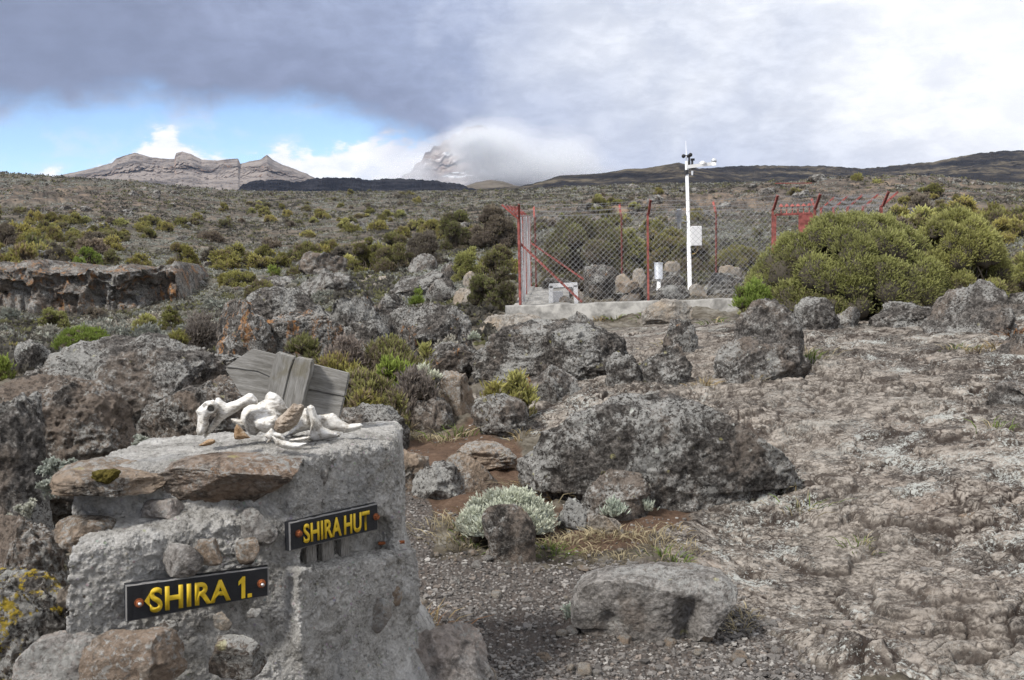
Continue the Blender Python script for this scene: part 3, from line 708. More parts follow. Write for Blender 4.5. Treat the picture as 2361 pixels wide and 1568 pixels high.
boulder(785, 945, 928, 1015, 'dark low rock behind the white bones', 'rock_dark', 8.0, .8, 43, 4, 2.3)
boulder(1085, 1222, 903, 1002, 'grey topped rock between the trail and the huge hump', 'rock_grey', 8.2, .7, 45)
boulder(1012, 1100, 850, 945, 'broken tan rock face above the trail', 'rock_tan', 9.2, 1.0, 47, 8, 3.2, bury=.4)
boulder(1078, 1478, 736, 902, 'wide dark rounded outcrop below the plinth', 'rock_dark', 10.2, .8, 51, 4, 2.5, .16)
boulder(1215, 1340, 840, 925, 'speckled rock at the foot of the rounded outcrop', 'rock_grey', 9.2, .7, 54)
boulder(1305, 1370, 716, 760, 'small round rock capping the dark outcrop', 'rock_grey', 11.4, .8)
boulder(965, 1112, 788, 875, 'dark rock with orange flakes right of the heath clump', 'rock_flake', 11.2, .8, 55)
boulder(1395, 1490, 808, 884, 'left of two dark boulders side by side on the slab', 'rock_dark', 9.5, .8, 57, 5)
boulder(1468, 1592, 793, 892, 'right of two dark boulders side by side on the slab', 'rock_dark', 9.4, .8, 59, 5)
boulder(1523, 1610, 733, 812, 'grey upright boulder with an ochre flake below the plinth', 'rock_flake', 11.6, .8, 61)
boulder(1690, 1850, 686, 850, 'tall grey boulder with a domed head in front of the big green bush', 'rock_grey', 9.6, .75, 64, 5, 2.4, .15)
boulder(1638, 1868, 770, 895, 'sloping beige grey foot of the tall grey boulder', 'rock_grey', 9.2, .6, 66, 3, 2.2)
boulder(1826, 1932, 684, 765, 'dark round boulder behind the tall grey boulder', 'rock_dark', 12.3, .85, 68, 4, 2.3)
boulder(1925, 1988, 706, 752, 'small pale grey rock under the big green bush', 'rock_grey', 12.6, .8, 70)
boulder(2143, 2335, 643, 805, 'big lichen spotted boulder standing on the right of the slab', 'rock_grey', 11.0, .85, 73, 6, 2.4)
boulder(2000, 2170, 696, 756, 'low dark ledge left of the big lichen spotted boulder', 'rock_dark', 12.2, .8, 75)
boulder(2283, 2480, 878, 1005, 'black and white mottled boulder cut by the right edge', 'rock_grey', 7.4, .8, 77)
boulder(2290, 2420, 674, 735, 'low dark rocks behind the right boulder', 'rock_dark', 13.2, .9, 79)
boulder(2300, 2480, 770, 850, 'brown ledge at the right edge above the mottled boulder', 'rock_brown', 9.2, .8, 80)
boulder(1478, 1602, 688, 737, 'long pale boulder lying against the concrete plinth', 'rock_pale', 18.2, .5, 82, 5, 2.5, .15, rough=.7)
boulder(1088, 1262, 722, 800, 'whitish block of bare stone at the corner of the plinth', 'rock_pale', 17.0, .6, 84, 7, 3.2, .12, rough=.6)
# rock ledge in the middle distance, left of the fence
boulder(494, 652, 688, 820, 'blocky rock with bare rust coloured face beside the arrow board', 'rock_rust', 12.2, .7, 91, 7, 3.2, .14)
boulder(560, 775, 658, 745, 'dark capping rock on top of the rust faced block', 'rock_dark', 13.2, .7, 93, 5, 2.6)
boulder(604, 805, 716, 798, 'slab streaked with ochre above the heath clump', 'rock_rust', 12.4, .6, 95, 6, 2.9, .13)
boulder(752, 880, 678, 775, 'dark split boulder right of the streaked slab', 'rock_flake', 13.3, .8, 97)
boulder(855, 945, 676, 728, 'overhanging dark rock in the middle ledge', 'rock_dark', 14.4, .8, 99)
boulder(788, 905, 734, 808, 'dark rock with ochre flecks at the foot of the ledge', 'rock_flake', 12.4, .8, 101)
boulder(886, 1090, 698, 800, 'wide grey boulder left of the whitish block', 'rock_flake', 13.4, .7, 103)
boulder(680, 835, 628, 692, 'upper dark rock at the top of the ledge', 'rock_dark', None, .8, 105)
boulder(895, 1050, 622, 695, 'large dark boulder above the ledge', 'rock_dark', None, .8, 107, 5, 2.3)
boulder(980, 1055, 640, 705, 'dark boulder at the right of the large dark one', 'rock_dark', None, .8, 109)
boulder(940, 1012, 584, 634, 'grey boulder between bushes left of the fence', 'rock_grey', None, .8, 111)
boulder(1012, 1068, 602, 655, 'tall dark rock beside a bush left of the fence', 'rock_dark', None, .8, 113)
boulder(1064, 1104, 625, 668, 'pale tan stone just left of the fence shrub', 'rock_pale', None, .7, 115)
boulder(1044, 1106, 664, 714, 'split stone with a blue grey face near the fence corner', 'rock_pale', None, .7, 117, 8, 3.0)
boulder(688, 805, 578, 640, 'brownish grey rock with a pale top on the left slope', 'rock_brown', None, .8, 119)
for i_, (a_, b_, c_, d_) in enumerate([(836, 868, 634, 648), (872, 902, 636, 652), (850, 876, 652, 664), (818, 842, 645, 655)]):
    boulder(a_, b_, c_, d_, 'small pale stone on the patch of bare brown earth', 'rock_pale', None, .9, 121 + i_, 8, 3.2, group='pale stones on bare earth', cat='stone', name='stone')
# left foreground
boulder(-120, 128, 905, 1190, 'grey rounded boulder cut by the left edge', 'rock_grey', 4.7, .8, 131, 4, 2.5)
boulder(-40, 322, 862, 1080, 'large pitted boulder with square right shoulder behind the cairn', 'rock_brown', 5.3, .7, 133, 5, 3.4, .12)
boulder(50, 530, 766, 1010, 'broad triangular boulder peaking behind the left rocks', 'rock_grey', 6.7, .6, 135, 6, 2.1, .12)
boulder(320, 590, 868, 1030, 'sloping dark rock under the arrow board', 'rock_brown', 6.1, .8, 137, 5, 2.4)
boulder(395, 575, 812, 872, 'flat dark slab with hanging lichen left of the arrow board', 'rock_dark', 8.4, .7, 139, 6, 3.2)
boulder(-90, 170, 1182, 1400, 'dark rough rock at the left of the cairn', 'rock_brown', 3.5, .7, 141, 5, 2.6)
boulder(-150, 215, 1315, 1640, 'rock crusted with bright yellow lichen at the lower left corner', 'rock_yellow' if 'rock_yellow' in M else 'rock_grey', 2.95, .7, 143, 5, 2.6)
boulder(830, 1150, 1425, 1680, 'pinkish grey sloping rock at the right foot of the cairn', 'rock_pink' if 'rock_pink' in M else 'rock_tan', 3.35, .8, 145, 5, 2.3, .16, rough=.8)
boulder(1085, 1150, 1535, 1600, 'small pale cobble at the bottom of the cairn rock', 'rock_pale', 3.5, .8, 147)
boulder(420, 500, 810, 860, 'dark cleft rock below the dead grey shrub', 'rock_dark', 9.6, .8, 149)
boulder(30, 120, 780, 860, 'dark rock among grey cushions at the left', 'rock_dark', 13.5, .8, 151)

# ---- the long cliff band on the left
def cliff():
    px = np.linspace(-420, 402, 340); t = np.linspace(0, 1, 70)
    topr = np.interp(px, [-420, -100, 0, 60, 100, 160, 220, 300, 360, 380, 402], [618, 612, 612, 604, 612, 622, 616, 614, 608, 622, 690])
    botr = np.interp(px, [-420, 0, 40, 90, 150, 260, 370, 395, 402], [700, 690, 700, 706, 712, 716, 708, 704, 706])
    Y = 54.0
    rows = botr + (topr - botr) * t[:, None]
    P = at(np.broadcast_to(px, rows.shape), rows, np.full(rows.shape, Y))
    f = P.reshape(-1, 3)
    c1, c2_, cc = vor2(f[:, 0] * .38 + .3 * fbm(f * .5, 3, 207), f[:, 2] * .30 + .25 * fbm(f * .6 + 4, 3, 208), 9)
    col = 1.3 * cc + .6 * (1 - np.exp(-(c2_ - c1) * 6)) + fbm(f * np.array([.5, .3, .25]) + 3, 5, 201, .6) * 1.3 + fbm(f * np.array([1.8, 1, 1.1]), 5, 202, .6) * .6
    off = col.reshape(rows.shape) + np.interp(t, [0, .15, .6, .85, 1], [-.3, .1, .15, -.25, 1.6])[:, None]
    P[..., 1] += off
    P[..., 2] += .55 * fbm(f * .7 + 8, 5, 204).reshape(rows.shape)
    P[0, :, 2] -= 1.2
    bk = P[-1].copy(); bk[:, 1] += 4.5; bk[:, 2] -= .3
    bk2 = bk.copy(); bk2[:, 1] += 2; bk2[:, 2] -= 3
    A = np.concatenate([P, bk[None], bk2[None]], 0); h, w = A.shape[:2]
    i, j = np.meshgrid(np.arange(h - 1), np.arange(w - 1), indexing='ij')
    Fq = np.stack([i * w + j, i * w + j + 1, (i + 1) * w + j + 1, (i + 1) * w + j], -1).reshape(-1, 4)
    o = obj('lava_cliff', mesh('lava_cliff', A.reshape(-1, 3), Fq, M['rock_cliff']))
    tag(o, 'long low cliff of dark lava with orange stains on the left', 'cliff')
cliff()
# ------------------------------------------------------------------ signed-distance modelling -> mesh
def surf_nets(D, lo, h):
    s = D < 0
    nx, ny, nz = D.shape
    cnt = np.zeros((nx - 1, ny - 1, nz - 1), np.int8)
    for a in (0, 1):
        for c in (0, 1):
            for e in (0, 1): cnt += s[a:nx - 1 + a, c:ny - 1 + c, e:nz - 1 + e]
    act = (cnt > 0) & (cnt < 8)
    I = np.argwhere(act); idm = np.full(act.shape, -1, np.int64); idm[act] = np.arange(len(I))
    acc = np.zeros((len(I), 3)); num = np.zeros(len(I))
    crn = [(a, c, e) for a in (0, 1) for c in (0, 1) for e in (0, 1)]
    val = {c: D[I[:, 0] + c[0], I[:, 1] + c[1], I[:, 2] + c[2]] for c in crn}
    for c in crn:
        for ax in range(3):
            if c[ax]: continue
            e = list(c); e[ax] = 1; e = tuple(e)
            a, q = val[c], val[e]; mk = (a < 0) != (q < 0)
            t = np.where(mk, a / np.where(mk, a - q, 1), 0)
            p = np.tile(np.array(c, float), (len(I), 1)); p[:, ax] += t
            acc[mk] += p[mk]; num += mk
    V = (I + acc / num[:, None]) * h + np.asarray(lo)
    Fs = []
    for ax in range(3):
        u, w = [(1, 2), (2, 0), (0, 1)][ax]
        sl0 = [slice(None)] * 3; sl1 = [slice(None)] * 3; sl0[ax] = slice(0, -1); sl1[ax] = slice(1, None)
        ch = s[tuple(sl0)] != s[tuple(sl1)]
        E = np.argwhere(ch)
        ok = (E[:, u] > 0) & (E[:, w] > 0) & (E[:, u] < D.shape[u] - 1) & (E[:, w] < D.shape[w] - 1)
        E = E[ok]
        ins = s[E[:, 0], E[:, 1], E[:, 2]]
        def g(du, dw):
            q = E.copy(); q[:, u] -= du; q[:, w] -= dw; return idm[q[:, 0], q[:, 1], q[:, 2]]
        f = np.stack([g(1, 1), g(0, 1), g(0, 0), g(1, 0)], -1)
        f = np.where(ins[:, None], f, f[:, ::-1])
        Fs.append(f)
    return V, np.concatenate(Fs)
def sgrid(lo, hi_, h):
    ax = [np.arange(lo[k], hi_[k] + h, h, dtype=np.float32) for k in range(3)]
    return np.meshgrid(*ax, indexing='ij')
def smin(a, c, k):
    e = np.clip(.5 + .5 * (c - a) / k, 0, 1); return c + (a - c) * e - k * e * (1 - e)
def smax(a, c, k): return -smin(-a, -c, k)
def sdpoly(x, y, P):
    d = np.full(x.shape, 1e9, np.float32); s = np.ones(x.shape, np.float32); n = len(P)
    for i in range(n):
        ax, ay = P[i]; bx, by = P[(i + 1) % n]; ex, ey = bx - ax, by - ay
        wx, wy = x - ax, y - ay
        t = np.clip((wx * ex + wy * ey) / (ex * ex + ey * ey), 0, 1)
        d = np.minimum(d, (wx - ex * t) ** 2 + (wy - ey * t) ** 2)
        c = (y >= ay) != (y >= by)
        cr = c & (((wx * ey - wy * ex) * (ey if ey else 1) > 0) == (True)) if False else c & (x < (bx - ax) * (y - ay) / (ey if ey else 1e-9) + ax)
        s = np.where(cr, -s, s)
    return s * np.sqrt(d)
def capsule(X, Y, Z, a, c, r0, r1):
    a = np.asarray(a, float); c = np.asarray(c, float); e = c - a; l2 = (e * e).sum() + 1e-12
    t = np.clip(((X - a[0]) * e[0] + (Y - a[1]) * e[1] + (Z - a[2]) * e[2]) / l2, 0, 1)
    return np.sqrt((X - a[0] - e[0] * t) ** 2 + (Y - a[1] - e[1] * t) ** 2 + (Z - a[2] - e[2] * t) ** 2) - (r0 + (r1 - r0) * t)

# ------------------------------------------------------------------ the mortared cairn
def mortar_mat():
    m, n, p = newmat('rough_mortar', .95, .1)
    v = n.add('ShaderNodeTexCoord').outputs['Object']
    a = n.noise(v, 5, 7, .65, .3); mid = n.noise(v, 28, 8, .72, .4); fin = n.noise(v, 130, 6, .75)
    lum = n.m('ADD', n.m('MULTIPLY', a, .35), n.m('ADD', n.m('MULTIPLY', mid, .45), n.m('MULTIPLY', fin, .3)))
    c = n.ramp(lum, [(.45, (.19, .18, .162)), (.515, (.37, .357, .333)), (.57, (.48, .465, .438)), (.64, (.64, .625, .595))])
    c = n.mix(n.m('MULTIPLY', n.ss(n.noise(v, 3.2, 5), .52, .64), .35), c, (.38, .385, .39))
    c = n.mix(n.m('MULTIPLY', n.ss(n.noise(v, 8, 7, .7, .6), .56, .68), .5), c, (.29, .265, .225))
    peb = n.vor(v, 60); pc = n.vor(v, 60, 'F1', 'Color')
    c = n.mix(n.m('MULTIPLY', n.ss(peb, .32, .22), n.ss(n.noise(v, 17, 4), .52, .6)), c, n.mix(.88, pc, (.38, .355, .33)))
    hole = n.ss(n.noise(n.vm('ADD', v, (4, 2, 7)), 46, 5, .6), .63, .70)
    c = n.mix(n.m('MULTIPLY', hole, .6), c, (.075, .07, .064))
    n.put(p.inputs['Base Color'], c)
    bump(n, p, n.m('SUBTRACT', n.m('ADD', n.m('MULTIPLY', mid, 1.0), n.m('MULTIPLY', fin, .7)), n.m('MULTIPLY', hole, .4)), .9, .02)
    return m
M['mortar'] = mortar_mat()
cairn = thing('stone_cairn', 'grey mortared stone cairn carrying two black name boards in the foreground', 'cairn', (-.85, 3.2, 0))
C0 = np.array([-.85, 3.2, 0])
U2 = np.array([.593, .805, 0]); N2 = np.array([.805, -.593, 0]); M0 = np.array([-.685, 3.035, 0])     # right-hand face
U1 = np.array([.873, .487, 0]); N1 = np.array([.487, -.873, 0]); L0 = np.array([-1.225, 2.735, 0])   # lower tier face
def onplane(px, py, P0, Nn, off=0.0):
    r = rays(px, py); t = ((P0 + Nn * off - CAM) @ Nn) / (r @ Nn)
    return CAM + r * t
def subdiv(V, Fq):
    E = np.stack([Fq, np.roll(Fq, -1, 1)], -1).reshape(-1, 2); E.sort(1)
    key = E[:, 0].astype(np.int64) * len(V) + E[:, 1]
    uq, ix, inv = np.unique(key, return_index=True, return_inverse=True)
    M_ = (V[E[ix, 0]] + V[E[ix, 1]]) / 2; C_ = V[Fq].mean(1)
    n0, n1 = len(V), len(V) + len(M_)
    e = inv.ravel().reshape(-1, 4) + n0; c = np.arange(len(Fq)) + n1
    q = np.stack([np.stack([Fq[:, k], e[:, k], c, e[:, (k + 3) % 4]], -1) for k in range(4)], 1).reshape(-1, 4)
    return np.concatenate([V, M_, C_]), q
def vnormals(V, Fq):
    fn = np.cross(V[Fq[:, 2]] - V[Fq[:, 0]], V[Fq[:, 3]] - V[Fq[:, 1]])
    N_ = np.zeros_like(V)
    for k in range(3): N_[:, k] = sum(np.bincount(Fq[:, j], fn[:, k], len(V)) for j in range(4))
    return N_ / (np.linalg.norm(N_, axis=1, keepdims=True) + 1e-12)
def build_mortar():
    lo, hi_, h = (-1.52, 2.55, .0), (-.24, 4.0, 1.03), .0058
    X, Y, Z = sgrid(lo, hi_, h)
    xx, yy = X[:, :, 0], Y[:, :, 0]
    wob = .025 * fbm(np.stack([xx.ravel() * 4, yy.ravel() * 4, 0 * xx.ravel()], -1), 4, 301).reshape(xx.shape)
    zt = .952 - .045 * (yy - 3.0) + .03 * np.exp(-((xx + .75) / .3) ** 2) * 0 + wob * .6
    up = sdpoly(xx, yy, [(-1.335, 2.945), (-.685, 3.03), (-.405, 3.40), (-.44, 3.86), (-1.36, 3.62)])[:, :, None]
    D = smax(up + .0 * Z, Z - zt[:, :, None], .05)
    # slight bulge and rough profile of the upper tier
    lowp = sdpoly(xx, yy, [(-1.27, 2.722), (-.70, 3.035), (-.62, 3.5), (-1.28, 3.4)])[:, :, None]
    zl = (.775 + .02 * (xx + 1.2) + .10 * (np.clip((yy - 2.74 - .55 * (xx + 1.2)), 0, .25)) + wob)[:, :, None]
    low = smax(lowp + .0 * Z - .03 * sst(.45 - Z, 0, .3), Z - zl, .045)
    D = smin(D, low, .045)
    # base course: flare outward toward the foot
    foot = sdpoly(xx, yy, [(-1.29, 2.70), (-.66, 2.99), (-.40, 3.38), (-.44, 3.9), (-1.33, 3.7)])[:, :, None]
    foot = smax(foot - .11 * sst(.30 - Z, 0, .3), Z - .40 - .12 * fbm(np.stack([xx.ravel() * 3, yy.ravel() * 3, 0 * xx.ravel() + 5], -1), 3, 305).reshape(xx.shape)[:, :, None], .08)
    D = smin(D, foot, .06)
    # right-hand face: recess under the board, and the ledge below it
    u = ((X - M0[0]) * U2[0] + (Y - M0[1]) * U2[1]); nn = ((X - M0[0]) * N2[0] + (Y - M0[1]) * N2[1])
    zc = Z + .14 * u
    ledge = np.maximum(np.maximum(np.abs(u - .22) - .26, zc - .60), np.abs(nn) - .045)
    D = smin(D, ledge - .01, .03)
    rec = np.maximum(np.maximum(np.abs(u - .215) - .205, np.abs(zc - .665) - .062), np.abs(nn) - .06)
    D = smax(D, -rec, .012)
    # roughness
    near = np.abs(D) < .07
    q = np.stack([X[near], Y[near], Z[near]], -1).astype(np.float64)
    nz = .016 * fbm(q * 7, 4, 311, .55) + .0055 * fbm(q * 26, 4, 313, .75) + .0045 * fbm(q * 75, 2, 315, .85)
    mask = sst(fbm(q * 3.1 + 3, 3, 317), -.35, .25)
    D[near] += (nz * (.62 + .6 * mask)).astype(np.float32)
    D[:, :, -1] = np.maximum(D[:, :, -1], .01); D = np.pad(D, ((0, 0), (0, 0), (1, 0)), constant_values=.01); lo = (lo[0], lo[1], lo[2] - h)
    V, Fq = surf_nets(D, lo, h)
    V, Fq = subdiv(V, Fq)
    N_ = vnormals(V, Fq)
    gr = .0045 * fbm(V * 85, 3, 331, .7) + .0035 * np.maximum(fbm(V * 150 + 3, 2, 333, .6, True), -.2) * sst(fbm(V * 9, 2, 335), -.3, .3)
    V = V + N_ * gr[:, None]
    return obj('mortar', mesh('mortar', V - C0, Fq, M['mortar']), cairn)
build_mortar()
def cstone(x0, x1, top, bot, Y, mat, label=None, depth=.55, seed=1, cuts=6, k=2.8, out=.0, rough=.8, rot=0.0, lump=.18):
    w = (x1 - x0) * Y / F; h = (bot - top) * Y / F
    n = int(np.clip((x1 - x0) * .4337 * .75, 12, 90))
    V, Fq = rock_shape((w, w * depth, h), n, seed, k, cuts, lump, rough, ridge=.03)
    if rot:
        c_, s_ = math.cos(rot), math.sin(rot); V = V @ np.array([[c_, -s_, 0], [s_, c_, 0], [0, 0, 1]]).T
    c = at((x0 + x1) / 2, (top + bot) / 2, Y - .03) - C0
    o = obj('stone', mesh('stone', V, Fq, M[mat]), cairn, tuple(c))
    if label: o['label'] = label
    return o
cstone(128, 385, 1062, 1142, 2.99, 'rock_tan', 'flat grey tan cap stone with a patch of moss', .9, 3, 6, 3.0, rot=.1)
cstone(370, 700, 1044, 1168, 3.05, 'rock_cap', 'big orange brown cap stone', .55, 5, 7, 2.6, rot=.1)
cstone(120, 272, 1188, 1268, 2.93, 'rock_tan', 'tan block on the left shoulder', .7, 7, 5)
cstone(325, 425, 1150, 1212, 2.99, 'rock_pink', 'small pinkish stone', .5, 9, 4)
cstone(440, 520, 1168, 1212, 3.02, 'rock_pink', None, .5, 11, 5)
cstone(556, 642, 1166, 1262, 3.0, 'rock_pinkgrey', None, .5, 13, 5)
cstone(370, 470, 1248, 1332, 2.86, 'rock_pinkgrey', None, .5, 15, 6)
cstone(448, 515, 1242, 1306, 2.89, 'rock_tan', None, .5, 17, 7, 3.4)
cstone(542, 598, 1240, 1302, 2.95, 'rock_tan', None, .5, 19, 6)
cstone(128, 220, 1345, 1410, 2.80, 'rock_tan', None, .5, 21, 5)
cstone(30, 270, 1448, 1680, 2.74, 'rock_pink', 'big rounded pinkish stone at the foot', .7, 23, 4, 2.4)
cstone(185, 430, 1440, 1620, 2.70, 'rock_foot', 'large brown stone in the bottom course', .5, 25, 6, 3.0)
cstone(478, 612, 1462, 1568, 2.80, 'rock_brown', 'dark knobbly stone in the bottom course', .5, 27, 4, 2.5)
cstone(365, 410, 1432, 1464, 2.80, 'rock_brown', None, .5, 29, 5)
cstone(490, 535, 1406, 1456, 2.84, 'rock_pale', None, .5, 31, 5)
cstone(566, 604, 1400, 1428, 2.9, 'rock_pinkgrey', None, .5, 33, 5)
cstone(825, 905, 1372, 1462, 3.27, 'rock_pinkgrey', None, .5, 35, 5)
cstone(735, 760, 1080, 1125, 3.15, 'rock_pinkgrey', None, .5, 37, 5)
cstone(870, 930, 1345, 1400, 3.36, 'rock_tan', None, .6, 39, 5)

def board(name, label, pts, P0, Nn, off, thick, mats, chipped):
    """a trapezoid board from its four corners (TL, TR, BR, BL) on a plane"""
    Q4 = [onplane(px, py, P0, Nn, off) for px, py in pts]
    Q4 = np.array(Q4); ctr = Q4.mean(0)
    t = thing(name, label, 'sign', tuple(ctr))
    nU, nV = 60, 16
    rg = np.random.default_rng(len(label))
    uu = np.linspace(0, 1, nU); vv = np.linspace(0, 1, nV)
    def surf(u, v): return (Q4[3] * (1 - u) + Q4[2] * u) * (1 - v) + (Q4[0] * (1 - u) + Q4[1] * u) * v
    # front, bevelled rim and back
    rings = []
    def ring(e, dn):
        P = []
        for s_, fn in ((uu, lambda s: (s, 0)), (vv, lambda s: (1, s)), (uu[::-1], lambda s: (s, 1)), (vv[::-1], lambda s: (0, s))):
            for s in s_[:-1]:
                u, v = fn(s); eu, ev = e / np.linalg.norm(Q4[1] - Q4[0]), e / np.linalg.norm(Q4[0] - Q4[3])
                P.append(surf(min(max(u, eu), 1 - eu), min(max(v, ev), 1 - ev)) + Nn * dn)
        return np.array(P)
    chip = .0022 * fbm(np.stack([np.arange(2 * (nU + nV) - 4) * .35, np.zeros(2 * (nU + nV) - 4), np.zeros(2 * (nU + nV) - 4)], -1), 4, 77)
    R0 = ring(.004, 0) - Nn * np.maximum(chip, 0)[:, None]; R1 = ring(0.0, -.004) + (np.array([0, 0, 1.0]) * chip[:, None]); R2 = ring(0.0, -thick); R3 = ring(.004, -thick - .002)
    k = len(R0); V = np.concatenate([R0, R1, R2, R3]); Fs = []; mi = []
    for a in range(3):
        for i in range(k): Fs.append((a * k + i, a * k + (i + 1) % k, (a + 1) * k + (i + 1) % k, (a + 1) * k + i)); mi.append(1 if a < 1 else 0)
    # front face grid strip: bottom row index i, top row mirrored
    for i in range(nU - 1):
        b0, b1 = i, i + 1; t0 = (nU - 1) + (nV - 1) + (nU - 1) - i; t1 = t0 - 1
        if i == 0: t0 = (nU - 1) * 2 + (nV - 1)
        Fs.append((b1, b0, t0 % k, t1)); mi.append(0)
    Fs = np.array(Fs)[:, ::-1]
    # close the left side of the front (rows between top-left and bottom-left are collinear with column 0)
    me = mesh(name, V - ctr, Fs, None, False, None, mats, mi)
    obj('board', me, t)
    return t, Q4, ctr, surf
def text_mesh(body, shear=0.0, gap=1.0, bold=.0, word=1.0):
    cu = bpy.data.curves.new('lettering', 'FONT'); cu.body = body; cu.size = 1.0; cu.offset = bold; cu.extrude = 0.0
    cu.space_character = gap; cu.space_word = word; cu.resolution_u = 6
    o = bpy.data.objects.new('lettering', cu); COL.objects.link(o)
    dg = bpy.context.evaluated_depsgraph_get()
    me = bpy.data.meshes.new_from_object(o.evaluated_get(dg))
    bpy.data.objects.remove(o); bpy.data.curves.remove(cu)
    V = np.zeros(len(me.vertices) * 3); me.vertices.foreach_get('co', V)
    return me, V.reshape(-1, 3)
def letters(t, body, surf, ctr, Nn, u0, u1, vb, vt, mat, gap=1.05, bold=.022, word=1.0, lift=.0012):
    """vb / vt: (left, right) heights of baseline and cap line on the board"""
    me, V = text_mesh(body, 0, gap, bold, word)
    x0, x1 = V[:, 0].min(), V[:, 0].max(); y0, y1 = V[:, 1].min(), V[:, 1].max()
    s = (V[:, 0] - x0) / (x1 - x0); hh = (V[:, 1] - y0) / (y1 - y0)
    u = u0 + (u1 - u0) * s; lo_ = vb[0] + (vb[1] - vb[0]) * s; hi_ = vt[0] + (vt[1] - vt[0]) * s
    v = lo_ + (hi_ - lo_) * hh
    P = np.array([surf(a, c) for a, c in zip(u, v)]) + Nn * lift - ctr
    me.vertices.foreach_set('co', P.astype(np.float32).ravel())
    me.materials.clear(); me.materials.append(mat)
    # routed letters: give them a little depth
    o = obj('lettering', me, t)
    md = o.modifiers.new('depth', 'SOLIDIFY'); md.thickness = .0022; md.offset = 1
    return o
def paint(name, col, wear=.35, wc=(.30, .28, .26), rough=.45):
    m, n, p = newmat(name, rough, .4)
    v = n.add('ShaderNodeTexCoord').outputs['Object']
    a = n.noise(v, 40, 8, .7, .4); e = n.noise(n.vm('MULTIPLY', v, (3, 3, 12)), 14, 6, .7)
    c = n.mix(a, tuple(x * .75 for x in col), tuple(x * 1.25 for x in col))
    c = n.mix(n.m('MULTIPLY', n.ss(n.m('ADD', n.m('MULTIPLY', a, .6), n.m('MULTIPLY', e, .4)), .60, .68), wear), c, wc)
    n.put(p.inputs['Base Color'], c); bump(n, p, a, .2, .004)
    n.put(p.inputs['Roughness'], n.ss(e, .3, .7, rough, rough + .3))
    return m
M['board_black'] = paint('black_board_paint', (.011, .012, .015), .30, (.09, .09, .09))
M['board_edge'] = paint('worn_board_edge', (.20, .195, .19), .6, (.05, .05, .05), .8)
M['yellow'] = paint('yellow_letter_paint', (.62, .42, .02), .5, (.33, .20, .02))
M['rust'] = plain('rusty_iron', (.25, .085, .035), .85, .45, 60, .2, .2, .4)
M['zinc'] = plain('zinc_bolt', (.48, .48, .48), .4, .2, 60, .7, .5)
def bolt(t, P, ctr, Nn, r, shank, col='rust', tip=None):
    a = np.asarray(P) - ctr
    V, Fs = tube([a - Nn * .004, a + Nn * .003], [r * 1.25, r * 1.25], 12); V2, F2 = tube([a + Nn * .003, a + Nn * (.003 + r * .9)], [r * .95, r * .9], 6)
    parts = [(V, Fs), (V2, F2)]
    o = obj('bolt', mesh('bolt', *join(parts), M[col], False), t)
    if tip:
        V3, F3 = tube([a + Nn * (.003 + r * .9), a + Nn * (.003 + r * 1.6)], [r * .5, r * .42], 8)
        obj('bolt_tip', mesh('bolt_tip', V3, F3, M[tip], True), o)
PO = L0 + N1 * 0
s1, Q1, c1_, f1_ = board('name_board', 'black board with yellow lettering SHIRA 1. bolted to the lower tier', [(289, 1350), (620, 1307), (620, 1374), (290, 1436)], PO, N1, .055, .024, [M['board_black'], M['board_edge']], True)
letters(s1, 'SHIRA', f1_, c1_, N1, .158, .718, (.145, .10), (.845, .80), M['yellow'], 1.08, .03)
def glyph(t, loops, u0, u1, vb, vt, surf, ctr, Nn, mat):
    me = bpy.data.meshes.new('lettering'); vs, fs = [], []
    for lp in loops:
        fs.append([len(vs) + i for i in range(len(lp))])
        for x, y in lp:
            u = u0 + (u1 - u0) * x; lo_ = vb[0] + (vb[1] - vb[0]) * x; hi_ = vt[0] + (vt[1] - vt[0]) * x
            vs.append(tuple(surf(u, lo_ + (hi_ - lo_) * y) + Nn * .0012 - ctr))
    me.from_pydata(vs, [], fs); me.materials.append(mat); me.update()
    o = obj('lettering', me, t); md = o.modifiers.new('depth', 'SOLIDIFY'); md.thickness = .0022; md.offset = 1
    return o
glyph(s1, [[(.22, 0), (.50, 0), (.50, 1), (.30, 1), (0, .80), (0, .62), (.22, .72)], [(.68, 0), (1, 0), (1, .17), (.68, .17)]], .775, .872, (.09, .085), (.80, .79), f1_, c1_, N1, M['yellow'])
bolt(s1, f1_(.088, .48), c1_, N1, .0105, .02, 'rust', 'zinc'); bolt(s1, f1_(.944, .47), c1_, N1, .0105, .02, 'rust', 'zinc')
tri = np.array([f1_(.124, .50), f1_(.158, .33), f1_(.158, .70)]) + N1 * .0015 - c1_
tv = np.concatenate([tri, tri + N1 * .002]); tf = [(0, 1, 2), (5, 4, 3)]
ar = bpy.data.meshes.new('arrowhead'); ar.from_pydata([tuple(q) for q in tv], [], [(3, 5, 4), (0, 1, 2), (0, 1, 4, 3), (1, 2, 5, 4), (2, 0, 3, 5)]); ar.materials.append(M['yellow'])
obj('arrowhead', ar, s1)
s2, Q2, c2_, f2_ = board('name_board', 'black board with yellow lettering SHIRA HUT on the right face of the cairn', [(667, 1205), (872, 1160), (872, 1222), (669, 1272)], M0, N2, .035, .022, [M['board_black'], M['board_edge']], True)
letters(s2, 'SHIRA HUT', f2_, c2_, N2, .138, .886, (.17, .10), (.84, .82), M['yellow'], 1.05, .028, .55)
bolt(s2, f2_(.088, .56), c2_, N2, .0095, .02, 'rust'); bolt(s2, f2_(.968, .52), c2_, N2, .0095, .02, 'rust')
